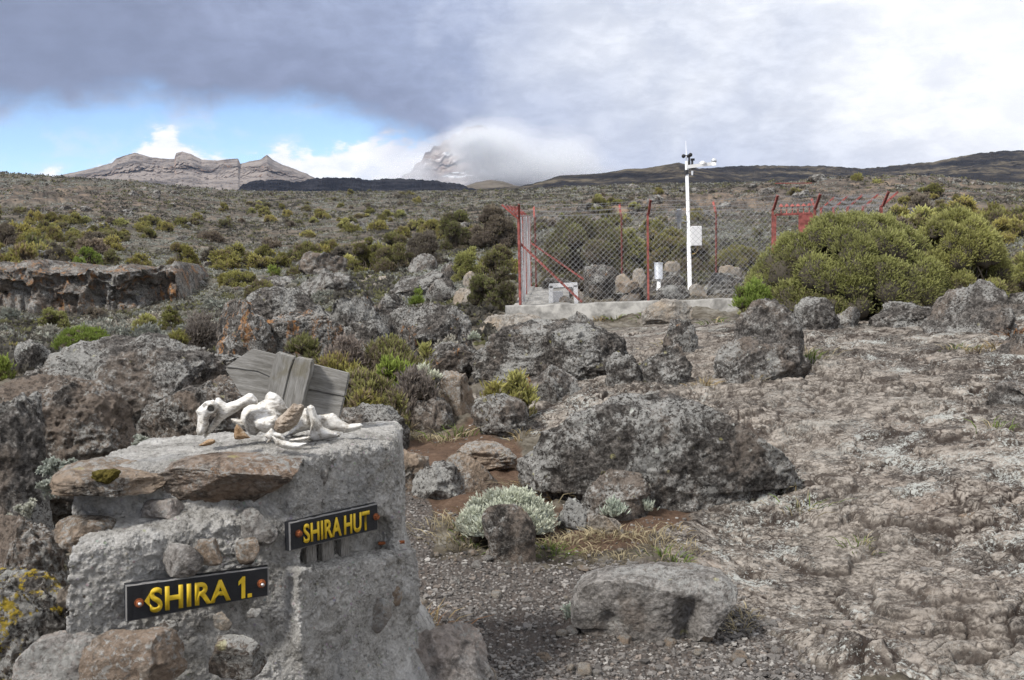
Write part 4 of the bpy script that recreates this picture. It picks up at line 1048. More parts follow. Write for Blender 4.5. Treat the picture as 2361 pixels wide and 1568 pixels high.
# wooden slats at the back of the recess and two rusty rods, set in the mortar
M['wood'] = plain('weathered_wood', (.235, .222, .205), .9, .45, 14, 0, .1, .6, (18, 18, 2))
for px, w in ((712, 24), (750, 28), (790, 20)):
    a = onplane(px, 1232, M0, N2, -.035); e = onplane(px + 4, 1345, M0, N2, -.035)
    mid = (a + e) / 2 - C0; R = np.stack([U2, -N2, np.array([0, 0, 1.0])], 1)
    V, Fs = box(mid, (w * 3.15 / F * 1.3, .02, np.linalg.norm(a - e)), R)
    o = obj('slat', mesh('slat', V, Fs, M['wood'], False), cairn)
for px, py, L in ((668, 1312, .07), (872, 1253, .075)):
    a = onplane(px, py, M0, N2, -.05) - C0; e = a + N2 * .06 + U2 * .07 + np.array([0, 0, -.003])
    o = obj('rusty_rod', mesh('rusty_rod', *tube([a, e], [.006, .006], 8), M['rust'], True), cairn); o['label'] = 'rusty rod jutting from the mortar'

# moss on the cap stone
V, Fq = rock_shape((.075, .05, .04), 22, 77, 2.3, 2, .4, 1.2)
M['moss'] = plain('moss', (.085, .07, .02), .98, .6, 90, 0, .05, .9)
o = obj('moss', mesh('moss', V, Fq, M['moss']), cairn, tuple(at(245, 1097, 2.86) - C0))

# ------------------------------------------------------------------ arrow board lying on the cairn
def zq(zx, zy): return (580 + zx / 3.935) * .73414, (1080 + zy / 3.935) * .73414
def wood_mat():
    m, n, p = newmat('grey_weathered_timber', .92, .1)
    v = n.attr('grain')
    a = n.noise(n.vm('MULTIPLY', v, (3, 34, 8)), 2.0, 8, .7, .5); c2 = n.noise(v, 9, 6, .6); f = n.noise(n.vm('MULTIPLY', v, (14, 120, 40)), 2, 5, .7)
    l = n.m('ADD', n.m('MULTIPLY', a, .6), n.m('ADD', n.m('MULTIPLY', f, .35), n.m('MULTIPLY', c2, .2)))
    c = n.ramp(l, [(.38, (.075, .07, .06)), (.55, (.205, .197, .182)), (.72, (.36, .352, .335))])
    c = n.mix(n.m('MULTIPLY', n.ss(n.noise(v, 5, 6, .7), .56, .68), .5), c, (.15, .13, .075))
    n.put(p.inputs['Base Color'], c); bump(n, p, l, .6, .006)
    return m
M['timber'] = wood_mat()
def plank(t, name, outline, Y, thick, axis, label=None, slope=0.0):
    """board cut to an outline (zoom pixels) on an upright plane at distance Y; grain follows axis (deg)"""
    P = []
    for zx, zy in outline:
        px, py = zq(zx, zy); P.append(at(px, py, Y + slope * (zx - 1250) / 1000.))
    P = np.array(P) - np.array(t.location)
    bm = bmesh.new()
    vs = [bm.verts.new(p) for p in P]; f = bm.faces.new(vs)
    bm.normal_update()
    if f.normal.y > 0: f.normal_flip()
    r = bmesh.ops.extrude_face_region(bm, geom=[f])
    up = [v for v in r['geom'] if isinstance(v, bmesh.types.BMVert)]
    bmesh.ops.translate(bm, verts=up, vec=(0, thick, 0))
    bmesh.ops.recalc_face_normals(bm, faces=bm.faces)
    bmesh.ops.bevel(bm, geom=bm.edges[:], offset=.0035, segments=2, affect='EDGES')
    me = bpy.data.meshes.new(name); bm.to_mesh(me); bm.free(); me.materials.append(M['timber'])
    co_ = np.zeros(len(me.vertices) * 3); me.vertices.foreach_get('co', co_); co_ = co_.reshape(-1, 3)
    ca, sa = math.cos(axis), math.sin(axis)
    g = np.stack([co_[:, 0] * ca + co_[:, 2] * sa, -co_[:, 0] * sa + co_[:, 2] * ca, co_[:, 1]], -1) + len(name)
    at_ = me.attributes.new('grain', 'FLOAT_COLOR', 'POINT'); at_.data.foreach_set('color', np.concatenate([g, np.ones((len(g), 1))], 1).astype(np.float32).ravel())
    o = obj(name, me, t)
    if label: o['label'] = label
    return o
import bmesh
arrow = thing('arrow_board', 'weathered grey wooden arrow pointing left, standing tilted behind the bones', 'sign', tuple(at(485, 1005, 3.62)))
tl = math.radians(-13)
plank(arrow, 'arrow_blade', [(495, 292), (825, 65), (2030, 370), (2020, 452), (1978, 655), (1520, 560), (1040, 405), (900, 345), (640, 308)], 3.62, .028, tl, None, -.02)
plank(arrow, 'arrow_blade', [(495, 306), (640, 312), (900, 352), (1040, 412), (1520, 567), (1972, 662), (1915, 900), (1900, 960), (1000, 760), (700, 640)], 3.62, .028, tl + .05, None, -.02)
plank(arrow, 'post', [(1130, 105), (1352, 175), (1300, 320), (1225, 640), (1190, 800), (985, 800), (1040, 440)], 3.555, .05, tl + math.pi / 2)
plank(arrow, 'post', [(1368, 172), (1572, 208), (1562, 330), (1440, 800), (1200, 800), (1232, 640), (1310, 330)], 3.55, .055, tl + math.pi / 2)

# ------------------------------------------------------------------ bleached bones on top of the cairn
def bone_mat(name, a, c2, e):
    m, n, p = newmat(name, .7, .25)
    v = n.add('ShaderNodeTexCoord').outputs['Object']
    q = n.noise(v, 18, 7, .65, .3); f = n.noise(n.vm('MULTIPLY', v, (1, 1, 3)), 70, 6, .7, 1.0)
    c = n.ramp(n.m('ADD', n.m('MULTIPLY', q, .6), n.m('MULTIPLY', f, .4)), [(.42, a), (.48, c2), (.55, e)])
    n.put(p.inputs['Base Color'], c); bump(n, p, n.m('ADD', q, n.m('MULTIPLY', f, .6)), .35, .006)
    return m
M['bone'] = bone_mat('bleached_bone', (.27, .24, .20), (.54, .515, .47), (.70, .685, .655))
M['horn'] = bone_mat('rough_horn_core', (.085, .065, .045), (.21, .165, .125), (.36, .305, .25))
M['horn_sheath'] = bone_mat('brown_horn', (.12, .07, .03), (.28, .18, .10), (.45, .36, .26))
PXM = 3.3 / F / 3.935 * .73414          # metres per zoom pixel at the bones
def zpoly(X, Y, Z, pts):
    P = np.stack([X.ravel(), Y.ravel(), Z.ravel()], -1).astype(float)
    px, py = proj(P); zx = (px / .73414 - 580) * 3.935; zy = (py / .73414 - 1080) * 3.935
    return (sdpoly(zx.astype(np.float32), zy.astype(np.float32), pts) * PXM).reshape(X.shape)
def carved(o_name, polys, Y0, mat, parent=None, holes=(), sockets=(), h=.0026, noise=.0015, nseed=5, pit=0.0, k=.004, label=None, cat=None):
    """bone from traced outlines, each swelling to its own half thickness: (outline, thickness, rounding, metres behind Y0)"""
    allp = np.array([p for q in polys for p in q[0]], float)
    c = np.array([at(*zq(x, y), Y0) for x, y in allp]); tm = max(q[1] for q in polys); dmin = min(q[3] for q in polys); dmax = max(q[3] for q in polys)
    lo = c.min(0) - .012; hi_ = c.max(0) + .012
    lo[1] = Y0 + dmin - tm - .012; hi_[1] = Y0 + dmax + tm + .012; lo[0] -= .02; hi_[0] += .02; lo[2] -= .02; hi_[2] += .02
    X, Y, Z = sgrid(lo, hi_, h); D = None
    hd = None
    for pts in holes:
        q = zpoly(X, Y, Z, pts); hd = q if hd is None else np.minimum(hd, q)
    q3 = np.stack([X.ravel(), Y.ravel(), Z.ravel()], -1).astype(float)
    n1_ = fbm(q3 * 22, 3, nseed).reshape(X.shape) if X.size < 3e6 else 0
    for pts, T, R, dy in polys:
        d2 = zpoly(X, Y, Z, pts) + .0016 * n1_
        if hd is not None: d2 = np.maximum(d2, -hd)
        a = np.abs(Y - Y0 - dy) / T
        e = np.clip(-d2 / R, 0, 1)
        ins = (a - np.sqrt(e * (2 - e))) * min(T, R) * .7
        d = np.where(d2 < 0, ins, np.hypot(d2, np.maximum(np.abs(Y - Y0 - dy) * .6, .0)))
        D = d if D is None else smin(D, d, k)
    for x, y, r, dy, rr in sockets:
        D = smax(D, -capsule(X, Y, Z, at(*zq(x, y), Y0 + dy - .06), at(*zq(x, y), Y0 + dy), r * PXM, rr * PXM), .005)
    near = np.abs(D) < .02
    q = np.stack([X[near], Y[near], Z[near]], -1).astype(float)
    D[near] += noise * fbm(q * 45, 4, nseed, .65) + pit * np.maximum(fbm(q * np.array([26, 26, 80]), 4, nseed + 8, .62, True), 0)
    V, Fq = surf_nets(D.astype(np.float32), lo, h)
    base = np.array(parent.location) if parent else np.array([V[:, 0].mean(), V[:, 1].mean(), V[:, 2].min()])
    o = obj(o_name, mesh(o_name, V - base, Fq, M[mat]), parent, None if parent else tuple(base))
    if label: tag(o, label, cat)
    return o
carved('bone', [([(385, 665), (430, 662), (470, 700), (520, 735), (640, 700), (790, 612), (840, 620), (905, 690), (900, 745), (820, 750), (720, 790), (600, 860), (480, 940), (390, 1030), (310, 1110), (250, 1165), (235, 1130), (290, 1040), (350, 950), (400, 850), (370, 760)], .026, .018, .02),
                ([(140, 830), (175, 790), (260, 710), (360, 690), (410, 730), (405, 800), (370, 850), (310, 890), (290, 950), (300, 1000), (262, 1085), (215, 1130), (165, 1135), (145, 1085), (160, 960), (165, 885)], .040, .020, .0),
                ([(790, 612), (840, 620), (905, 690), (900, 745), (850, 735), (800, 690)], .030, .012, .03)], 3.20, 'bone',
       sockets=[(325, 800, 44, .012, 34), (250, 765, 34, -.012, 26)], label='white pelvis bone with a long blade, leftmost on the cairn top', cat='bone')
sk = thing('horned_skull', 'white horned skull in the middle of the bones on the cairn', 'skull', tuple(at(*zq(950, 1130), 3.3)))
carved('cranium', [([(905, 730), (985, 690), (1010, 620), (1050, 590), (1130, 610), (1200, 660), (1235, 720), (1250, 770), (1290, 800), (1210, 860), (1000, 880), (880, 800)], .045, .035, .05),
                   ([(880, 745), (985, 750), (1120, 800), (1200, 870), (1120, 980), (1000, 1105), (930, 1080), (880, 1135), (800, 1120), (750, 1060), (720, 1000), (690, 945), (700, 860), (730, 800), (790, 760)], .085, .075, .04),
                   ([(840, 960), (900, 910), (1010, 880), (1130, 870), (1180, 940), (1130, 1080), (1040, 1100), (960, 1080), (880, 1040)], .05, .04, -.03),
                   ([(560, 920), (640, 920), (720, 945), (760, 1020), (730, 1060), (640, 1010), (590, 970)], .03, .02, .04),
                   ([(1290, 1090), (1230, 1150), (1330, 1130), (1430, 1090), (1560, 1060), (1590, 960), (1555, 860), (1510, 790), (1465, 800), (1440, 900), (1380, 1020)], .05, .035, .13)], 3.28, 'bone', sk, pit=.0025, k=.012)
carved('horn', [([(1110, 950), (1200, 875), (1280, 800), (1335, 738), (1365, 728), (1400, 752), (1435, 740), (1478, 765), (1478, 800), (1450, 885), (1390, 990), (1300, 1070), (1210, 1112), (1130, 1095), (1085, 1040)], .055, .042, -.04)], 3.27, 'horn', sk, noise=.003, nseed=9, pit=.006)
carved('bone', [([(1515, 780), (1560, 755), (1600, 775), (1620, 850), (1640, 880), (1760, 870), (1830, 855), (1870, 880), (1940, 945), (2020, 990), (2170, 985), (2200, 1010), (2170, 1050), (2060, 1085), (1940, 1110), (1900, 1150), (1780, 1170), (1600, 1205), (1520, 1200), (1505, 1170), (1545, 1100), (1565, 1000), (1560, 900)], .022, .018, .04),
                ([(1515, 780), (1560, 755), (1600, 775), (1640, 900), (1720, 1030), (1880, 1100), (1890, 1140), (1780, 1172), (1600, 1207), (1505, 1175), (1545, 1100), (1565, 1000)], .028, .022, .0)], 3.32, 'bone', holes=[[(1790, 1060), (1960, 1085), (1950, 1110), (1880, 1100)]], label='white jaw shaped bone with a pointed tip, rightmost on the cairn top', cat='bone')
carved('bone', [([(985, 1140), (1075, 1040), (1110, 1095), (1190, 1110), (1235, 1160), (1235, 1190), (1180, 1170), (1090, 1150), (1060, 1200), (1010, 1225), (1040, 1180)], .016, .012, .02),
                ([(1080, 1140), (1200, 1195), (1330, 1215), (1455, 1225), (1510, 1228), (1460, 1265), (1440, 1305), (1300, 1305), (1200, 1290), (1130, 1240)], .022, .016, .0)], 3.09, 'bone', label='small broken white bone shell lying in front of the skull', cat='bone')
carved('bone', [([(1280, 1185), (1400, 1165), (1550, 1140), (1545, 1170), (1430, 1200), (1330, 1205)], .014, .010, .0)], 3.17, 'bone', label='slim bone splinter under the jaw shaped bone', cat='bone')
carved('horn_sheath', [([(645, 990), (690, 1030), (750, 1100), (800, 1150), (835, 1160), (770, 1165), (690, 1182), (620, 1180), (610, 1130), (622, 1040)], .016, .012, .0)], 3.12, 'horn_sheath', nseed=31, label='brown piece of horn leaning against the skull', cat='horn')
carved('bone', [([(165, 1258), (230, 1215), (300, 1172), (370, 1182), (378, 1215), (330, 1245), (240, 1265)], .014, .010, .0)], 3.02, 'horn_sheath', nseed=33, label='small tan bone chip left of the skull', cat='bone')
# ------------------------------------------------------------------ fenced weather station
M['red'] = plain('red_primer_paint', (.31, .098, .085), .85, .45, 12, 0, .3, .1)
M['wire'] = plain('galvanised_wire', (.33, .33, .335), .55, .15, 10, .4, .5, 0)
M['white'] = plain('white_paint', (.80, .80, .80), .4, .04, 12, 0, .4, .05)
M['steel'] = plain('bright_steel', (.62, .64, .67), .35, .08, 10, .55, .5, 0)
M['black'] = plain('black_plastic', (.018, .018, .02), .5, .2, 20, 0, .4, 0)
M['shield'] = plain('louvre_plastic', (.74, .76, .80), .5, .08, 10, 0, .4, 0)
M['concrete'] = plain('pale_concrete', (.29, .28, .26), .94, .45, 4, 0, .1, .5)
Yf, Yk = 20.0, 25.2
A0 = at(1199, 704, Yf); D0 = at(2030, 676, Yf)         # front corners on the plinth
B0 = at(1223, 660, Yk); E0 = at(1893, 640, Yk)         # back corners
zf_ = (A0[2] + D0[2]) / 2
for p_ in (A0, D0, B0, E0): pass
HP = 1.76                                              # upright height
ARM = .46
fence = thing('wire_fence', 'red angle iron and chain link fence round the weather station', 'fence', tuple((A0 + D0) / 2))
FO = np.array(fence.location)
def lerp(a, c, t): return a + (c - a) * t
def angle_iron(name, a, c, w=.055, facing=(0, -1, 0), parent=fence, mat='red'):
    """L-section bar from a to c"""
    a = np.asarray(a, float) - FO; c = np.asarray(c, float) - FO
    ax = c - a; L = np.linalg.norm(ax); ax /= L
    f = np.asarray(facing, float); f -= ax * (f @ ax); f /= np.linalg.norm(f); s = np.cross(ax, f)
    R = np.stack([s, f, ax], 1); m_ = (a + c) / 2
    p1 = box(m_ + f * w * .0, (w, .006, L), R); p2 = box(m_ + s * w * .47 - f * w * .5, (.006, w, L), R)
    return obj(name, mesh(name, *join([p1, p2]), M[mat], False), parent)
front_t = [0, .356, .70, .815, 1.0]
side_n = 5
posts = []
down = np.array([0, 0, -.05])
up = np.array([0, 0, HP])
def post_with_arm(P, outward):
    o = angle_iron('post', P + down, P + up, .042, outward)
    tip = P + up + np.asarray(outward) * ARM * .68 + np.array([0, 0, ARM * .55])
    angle_iron('arm', P + up - np.array([0, 0, .02]), tip, .040, np.cross(outward, [0, 0, 1]))
    return tip
out_f = np.array([0, -1.0, 0]); out_l = np.array([-1.0, -.1, 0]); out_r = np.array([1.0, -.1, 0]); out_b = np.array([0, 1.0, 0])
tipsF = [post_with_arm(lerp(A0, D0, t), out_f) for t in front_t]
tipsL = [post_with_arm(lerp(A0, B0, i / 4) + np.array([-.01, .03, 0]), out_l) for i in range(5)]
tipsR = [post_with_arm(lerp(D0, E0, i / 4) + np.array([.01, .03, 0]), out_r) for i in range(5)]
tipsB = [post_with_arm(lerp(B0, E0, t) + np.array([0, .02, 0]), out_b) for t in (.02, .316, .64, .98)]
# braces
angle_iron('brace', lerp(A0, D0, 0) + np.array([0, .05, HP * .72]), lerp(A0, D0, .172) + np.array([0, .05, .02]), .045, (0, -1, 0))
angle_iron('brace', B0 + np.array([.03, -.05, HP * .62]), lerp(B0, E0, .19) + np.array([0, -.05, .1]), .045, (0, -1, 0))
angle_iron('brace', lerp(D0, E0, 0) + np.array([0, .05, HP * .72]), lerp(A0, D0, .86) + np.array([0, .05, .02]), .045, (0, -1, 0))
# chain link: two families of slanting wires on each side
def chain(P, Q_, H, pitch=.112, r=.0030):
    P = np.asarray(P) - FO; Q_ = np.asarray(Q_) - FO
    L = np.linalg.norm(Q_ - P); e = (Q_ - P) / L; nrm = np.cross(e, [0, 0, 1.0]); nrm /= np.linalg.norm(nrm)
    parts = []
    rg = np.random.default_rng(int(L * 1000))
    for sgn in (1, -1):
        s = -H
        while s < L:
            a, c = max(s, 0), min(s + H, L)
            if c - a > .02:
                if sgn > 0: pa, pc = P + e * a + np.array([0, 0, a - s]), P + e * c + np.array([0, 0, c - s])
                else: pa, pc = P + e * a + np.array([0, 0, H - (a - s)]), P + e * c + np.array([0, 0, H - (c - s)])
                n_ = max(2, int((c - a) / .4)); t = np.linspace(0, 1, n_ + 1)[:, None]
                pts = pa + (pc - pa) * t
                ph = (pts @ e)[:, None]
                pts = pts + nrm * (.02 * np.sin(ph * 2.1 + pts[:, 2:3] * 1.3) + sgn * r) 
                parts.append(tube(pts, r, 4, False))
            s += pitch
    return join(parts)
cl = join([chain(A0 + np.array([0, .04, 0]), lerp(A0, D0, .70) + np.array([0, .04, 0]), HP), chain(lerp(A0, D0, .815) + np.array([0, .04, 0]), D0 + np.array([0, .04, 0]), HP)])
obj('chain_link', mesh('chain_link', *cl, M['wire']), fence)
obj('chain_link', mesh('chain_link', *chain(A0 + np.array([.02, 0, 0]), B0 + np.array([.02, 0, 0]), HP), M['wire']), fence)
obj('chain_link', mesh('chain_link', *chain(B0, E0, HP, .14, .0018), M['wire']), fence)
obj('chain_link', mesh('chain_link', *chain(D0, E0, HP, .14, .0018), M['wire']), fence)
# barbed wire strands
def strand(tips, bases, f, sag):
    pts = []
    for i in range(len(tips) - 1):
        a = bases[i] + (tips[i] - bases[i]) * f; c = bases[i + 1] + (tips[i + 1] - bases[i + 1]) * f
        t = np.linspace(0, 1, 14)[:-1]
        q = a + (c - a) * t[:, None]; q[:, 2] -= sag * 4 * t * (1 - t); pts.append(q)
    pts.append((bases[-1] + (tips[-1] - bases[-1]) * f)[None])
    pts = np.concatenate(pts) - FO
    parts = [tube(pts, .0042, 4, False)]
    d_ = np.diff(pts, axis=0)
    for i in range(len(d_)):
        for u in (.25, .75):
            b0 = pts[i] + d_[i] * u
            parts.append(tube([b0 + np.array([-.012, .004, -.028]), b0 + np.array([.012, -.004, .028])], .0032, 4, False))
    return join(parts)
def bases_of(P, Q_, ts): return [lerp(P, Q_, t) + up for t in ts]
for tips, ba in ((tipsF, bases_of(A0, D0, front_t)), (tipsL, bases_of(A0, B0, [0, .25, .5, .75, 1])), (tipsR, bases_of(D0, E0, [0, .25, .5, .75, 1])), (tipsB, bases_of(B0, E0, [.02, .316, .64, .98]))):
    for f, sg in ((.10, .03), (.52, .05), (.95, .04)):
        obj('barbed_wire', mesh('barbed_wire', *strand(tips, ba, f, sg), M['wire']), fence)
# gate leaf between the third and fourth front posts
g0, g1 = lerp(A0, D0, .70), lerp(A0, D0, .815)
gate = []
def gb(a, c, w=.045):
    return angle_iron('gate_bar', a, c, w, (0, -1, 0))
zg = HP - .12
gb(g0 + np.array([.05, 0, .05]), g0 + np.array([.05, 0, zg])); gb(g1 + np.array([-.05, 0, .05]), g1 + np.array([-.05, 0, zg]))
gb(g0 + np.array([.05, 0, zg]), g1 + np.array([-.05, 0, zg])); gb(g0 + np.array([.05, 0, .1]), g1 + np.array([-.05, 0, .1]))
gb(g0 + np.array([.05, .01, zg + .62]), g1 + np.array([-.05, .01, zg + .60]), .012)
c_ = lerp(g0, g1, .79) + np.array([0, -.03, zg - .22]) - FO
obj('lock_plate', mesh('lock_plate', *box(c_, (.30, .012, .44)), M['red'], False), fence)
for i in range(6):
    p_ = lerp(g0, g1, .2 + .135 * i) + np.array([0, 0, zg]) - FO
    sp = join([tube([p_, p_ + np.array([0, 0, .17])], [.011, .011], 6), tube([p_ + np.array([0, 0, .15]), p_ + np.array([0, 0, .185]), p_ + np.array([0, 0, .21])], [.048, .03, .006], 8)])
    obj('gate_spike', mesh('gate_spike', *sp, M['red']), fence)

# plinth: front kerb, side kerb and pad
def kerb(P, Q_, w, h, name, label, sub=60, seed=3):
    P = np.asarray(P); Q_ = np.asarray(Q_); L = np.linalg.norm(Q_ - P); e = (Q_ - P) / L; nn = np.array([e[1], -e[0], 0])
    prof = [(-w / 2 - .04, -h), (-w / 2, -.02), (-w / 2 + .025, .0), (w / 2 - .025, .0), (w / 2, -.02), (w / 2 + .05, -h)]
    t = np.linspace(0, L, sub); V = []
    for s in t:
        for k, (a, z) in enumerate(prof): V.append(P + e * s + nn * a + np.array([0, 0, z]))
    V = np.array(V); V += (np.stack([.012 * fbm(V * 3, 3, seed), .012 * fbm(V * 3 + 9, 3, seed + 1), .016 * fbm(V * 2.2 + 5, 4, seed + 2)], -1))
    k = len(prof); Fs = [(i * k + j, i * k + j + 1, (i + 1) * k + j + 1, (i + 1) * k + j) for i in range(sub - 1) for j in range(k - 1)]
    caps = [tuple(range(k))[:4], (0, 3, 4, 5), tuple((sub - 1) * k + x for x in (3, 2, 1, 0)), tuple((sub - 1) * k + x for x in (5, 4, 3, 0))]
    o = obj(name, mesh(name, V - P, np.array(Fs + caps), M['concrete']), None, tuple(P))
    return tag(o, label, 'kerb')
kerb(A0 + np.array([-.30, -.06, .0]), lerp(A0, D0, 1.0) + np.array([.1, -.06, 0]), .26, .62, 'concrete_kerb', 'pale concrete kerb under the front of the fence')
kerb(B0 + np.array([0, .1, 0]), A0 + np.array([-.02, .05, .0]), .24, .5, 'concrete_kerb', 'pale concrete kerb under the left side of the fence', 60, 8)
pad0 = lerp(A0, D0, .03) + np.array([0, .15, -.05])
# rough grey slab floor inside the left corner
pv = np.array([lerp(A0, D0, .0), lerp(A0, D0, .14), lerp(B0, E0, .13), lerp(B0, E0, .0)])
uu, vv = np.meshgrid(np.linspace(0, 1, 40), np.linspace(0, 1, 60), indexing='ij')
PV = (pv[0] * ((1 - uu) * (1 - vv))[..., None] + pv[1] * (uu * (1 - vv))[..., None] + pv[2] * (uu * vv)[..., None] + pv[3] * ((1 - uu) * vv)[..., None]).reshape(-1, 3)
PV[:, 2] += .03 * fbm(PV * 2, 4, 9) - .02
ii_, jj_ = np.meshgrid(np.arange(39), np.arange(59), indexing='ij')
o = obj('floor_slab', mesh('floor_slab', np.concatenate([PV, PV - np.array([0, 0, .3])]) - pv[0], np.stack([ii_ * 60 + jj_, ii_ * 60 + jj_ + 1, (ii_ + 1) * 60 + jj_ + 1, (ii_ + 1) * 60 + jj_], -1).reshape(-1, 4)[:, ::-1], M['concrete']), None, tuple(pv[0]))
o['kind'] = 'structure'

# mast
def cyl(name, a, c, r0, r1, mat, parent, O, n=14):
    return obj(name, mesh(name, *tube([np.asarray(a) - O, np.asarray(c) - O], [r0, r1], n), M[mat]), parent)
Ym = 22.4
mb = at(1591, 660, Ym); mt = at(1583, 372, Ym)
mast = thing('weather_mast', 'tall white weather mast with wind cups and side arm inside the fence', 'mast', tuple(mb)); MO = np.array(mb)
cyl('pole', mb - np.array([0, 0, .3]), lerp(mb, mt, .36), .048, .046, 'white', mast, MO)
cyl('pole', lerp(mb, mt, .36), mt, .040, .036, 'white', mast, MO)
def pm(px, py, dy=0.0): return at(px, py, Ym + dy)
arm = np.stack([pm(1583, 385, -.06), pm(1646, 377, -.06)])
Rb = np.array(Vector(arm[1] - arm[0]).to_track_quat('Z', 'Y').to_matrix())
obj('side_arm', mesh('side_arm', *box((arm[0] + arm[1]) / 2 - MO, (.045, .075, np.linalg.norm(arm[1] - arm[0])), Rb), M['white'], False), mast)
def ball(name, c, r, mat, parent, O, sq=1.0, n=10):
    V, Fq = cubesphere(n); return obj(name, mesh(name, V * np.array([r, r, r * sq]) + (np.asarray(c) - O), Fq, M[mat]), parent)
sn = cyl('sensor_mount', pm(1646, 382, -.06), pm(1646, 371, -.06), .05, .055, 'white', mast, MO)
ball('glass_dome', pm(1646, 371, -.06), .062, 'steel', mast, MO)
cyl('sensor_mount', pm(1620, 379, -.06), pm(1620, 374, -.06), .04, .08, 'white', mast, MO); ball('glass_dome', pm(1620, 374, -.06), .05, 'white', mast, MO, .6)
cyl('wind_vane', pm(1589, 385, -.05), pm(1589, 362, -.05), .032, .02, 'black', mast, MO)
an = join([tube([pm(1577, 359, -.02) - MO, pm(1592, 359, -.06) - MO], [.010, .010], 6)] + [(cubesphere(8)[0] * np.array([.044, .038, .044]) + (pm(x, y, dy) - MO), cubesphere(8)[1]) for x, y, dy in ((1576, 360, -.02), (1592, 357, -.12), (1588, 360, .1))])
obj('anemometer_cups', mesh('anemometer_cups', *an, M['black']), mast)
cyl('wind_vane', pm(1596, 392, -.05), pm(1596, 366, -.05), .025, .025, 'black', mast, MO)
obj('vane_fin', mesh('vane_fin', *box(pm(1597, 368, -.05) - MO, (.09, .012, .05)), M['black'], False), mast)
cyl('sensor', pm(1596, 404, -.05), pm(1596, 394, -.05), .018, .025, 'steel', mast, MO)
cyl('clamp', pm(1582, 402, -.0), pm(1582, 392, .0), .055, .052, 'black', mast, MO)
cyl('antenna', mt, pm(1581, 325), .010, .004, 'white', mast, MO, 6)
# enclosure
e0 = (pm(1592, 521, -.12) + pm(1618, 567, -.12)) / 2
bmx = bmesh.new(); bmesh.ops.create_cube(bmx, size=1)
for v in bmx.verts: v.co = Vector((v.co.x * 24 * Ym / F, v.co.y * .16, v.co.z * 45 * Ym / F))
bmesh.ops.bevel(bmx, geom=bmx.edges[:], offset=.012, segments=2, affect='EDGES')
em = bpy.data.meshes.new('enclosure'); bmx.to_mesh(em); bmx.free(); em.materials.append(M['white'])
en = obj('enclosure', em, mast, tuple(e0 - MO))
M['cable'] = plain('yellow_cable', (.42, .26, .05), .6, .1, 10, 0, .3, 0)
cp = np.array([pm(1607, 567, -.1), pm(1608, 577, -.1), pm(1604, 584, -.1), pm(1596, 586, -.05)]) - MO
obj('cable', mesh('cable', *tube(cp, .010, 6), M['cable']), mast)
# louvred shield hanging on the left
sh = [];
for k in range(7):
    c0 = pm(1565.5, 484 + k * 4.2, -.05) - MO
    sh.append(tube([c0, c0 - np.array([0, 0, .018]), c0 - np.array([0, 0, .022])], [.06 + .035, .095, .07], 14))
sh.append(tube([pm(1565.5, 482, -.05) - MO, pm(1565.5, 514, -.05) - MO], [.05, .05], 10))
rs_ = obj('radiation_shield', mesh('radiation_shield', *join(sh), M['shield']), mast)
obj('shield_probe', mesh('shield_probe', *tube([pm(1566, 514, -.05) - MO, pm(1566, 528, -.05) - MO], [.045, .045], 10), M['white']), rs_)
cyl('stay_bar', pm(1570, 508, -.04), pm(1585, 512, -.02), .012, .012, 'steel', mast, MO, 6)
# guy wires
for q in (pm(1706, 545, -1.2), pm(1440, 640, 2.5), pm(1720, 632, 2.0)):
    cyl('guy_wire', pm(1586, 456), q, .006, .006, 'wire', mast, MO, 4)

# rain gauge
rb_ = pm(1519, 672, -1.0); gauge = thing('rain_gauge', 'short steel cylinder rain gauge on a white post left of the mast', 'rain gauge', tuple(rb_)); RO = np.array(rb_)
cyl('post', pm(1519, 671, -1.0), pm(1519, 642, -1.0), .05, .034, 'white', gauge, RO)
cyl('funnel', pm(1518.5, 643, -1.0), pm(1518, 607, -1.0), .084, .090, 'steel', gauge, RO, 20)
cyl('rim', pm(1518, 607.5, -1.0), pm(1518, 605.5, -1.0), .096, .096, 'steel', gauge, RO, 20)
b0, b1 = pm(1513, 668, -1.0), pm(1548, 664, -1.0)
obj('base_bar', mesh('base_bar', *box((b0 + b1) / 2 - RO, (np.linalg.norm(b1 - b0), .08, .06)), M['white'], False), gauge)
# white tube frame with a small box
Yw = 20.55
def pw(px, py, dy=0.): return at(px, py, Yw + dy)
fr = thing('white_frame', 'white square steel frame with a small box inside the left corner of the fence', 'frame', tuple(pw(1298, 694))); WO = np.array(pw(1298, 694))
def bar(name, a, c, w=.085, parent=fr, O=WO, mat='white'):
    a = np.asarray(a) - O; c = np.asarray(c) - O; L = np.linalg.norm(c - a)
    R = np.array(Vector(c - a).to_track_quat('Z', 'Y').to_matrix())
    return obj(name, mesh(name, *box((a + c) / 2, (w, w, L), R), M[mat], False), parent)
bar('leg', pw(1270, 700), pw(1270, 660)); bar('leg', pw(1328, 700), pw(1327, 658)); bar('crossbar', pw(1266, 659), pw(1331, 656))
bar('crossbar', pw(1270, 665), pw(1272, 659, .7)); bar('crossbar', pw(1326, 661), pw(1322, 656, .7))
obj('small_box', mesh('small_box', *box(pw(1284, 686, .15) - WO, (.24, .16, .26)), M['white'], False), fr)
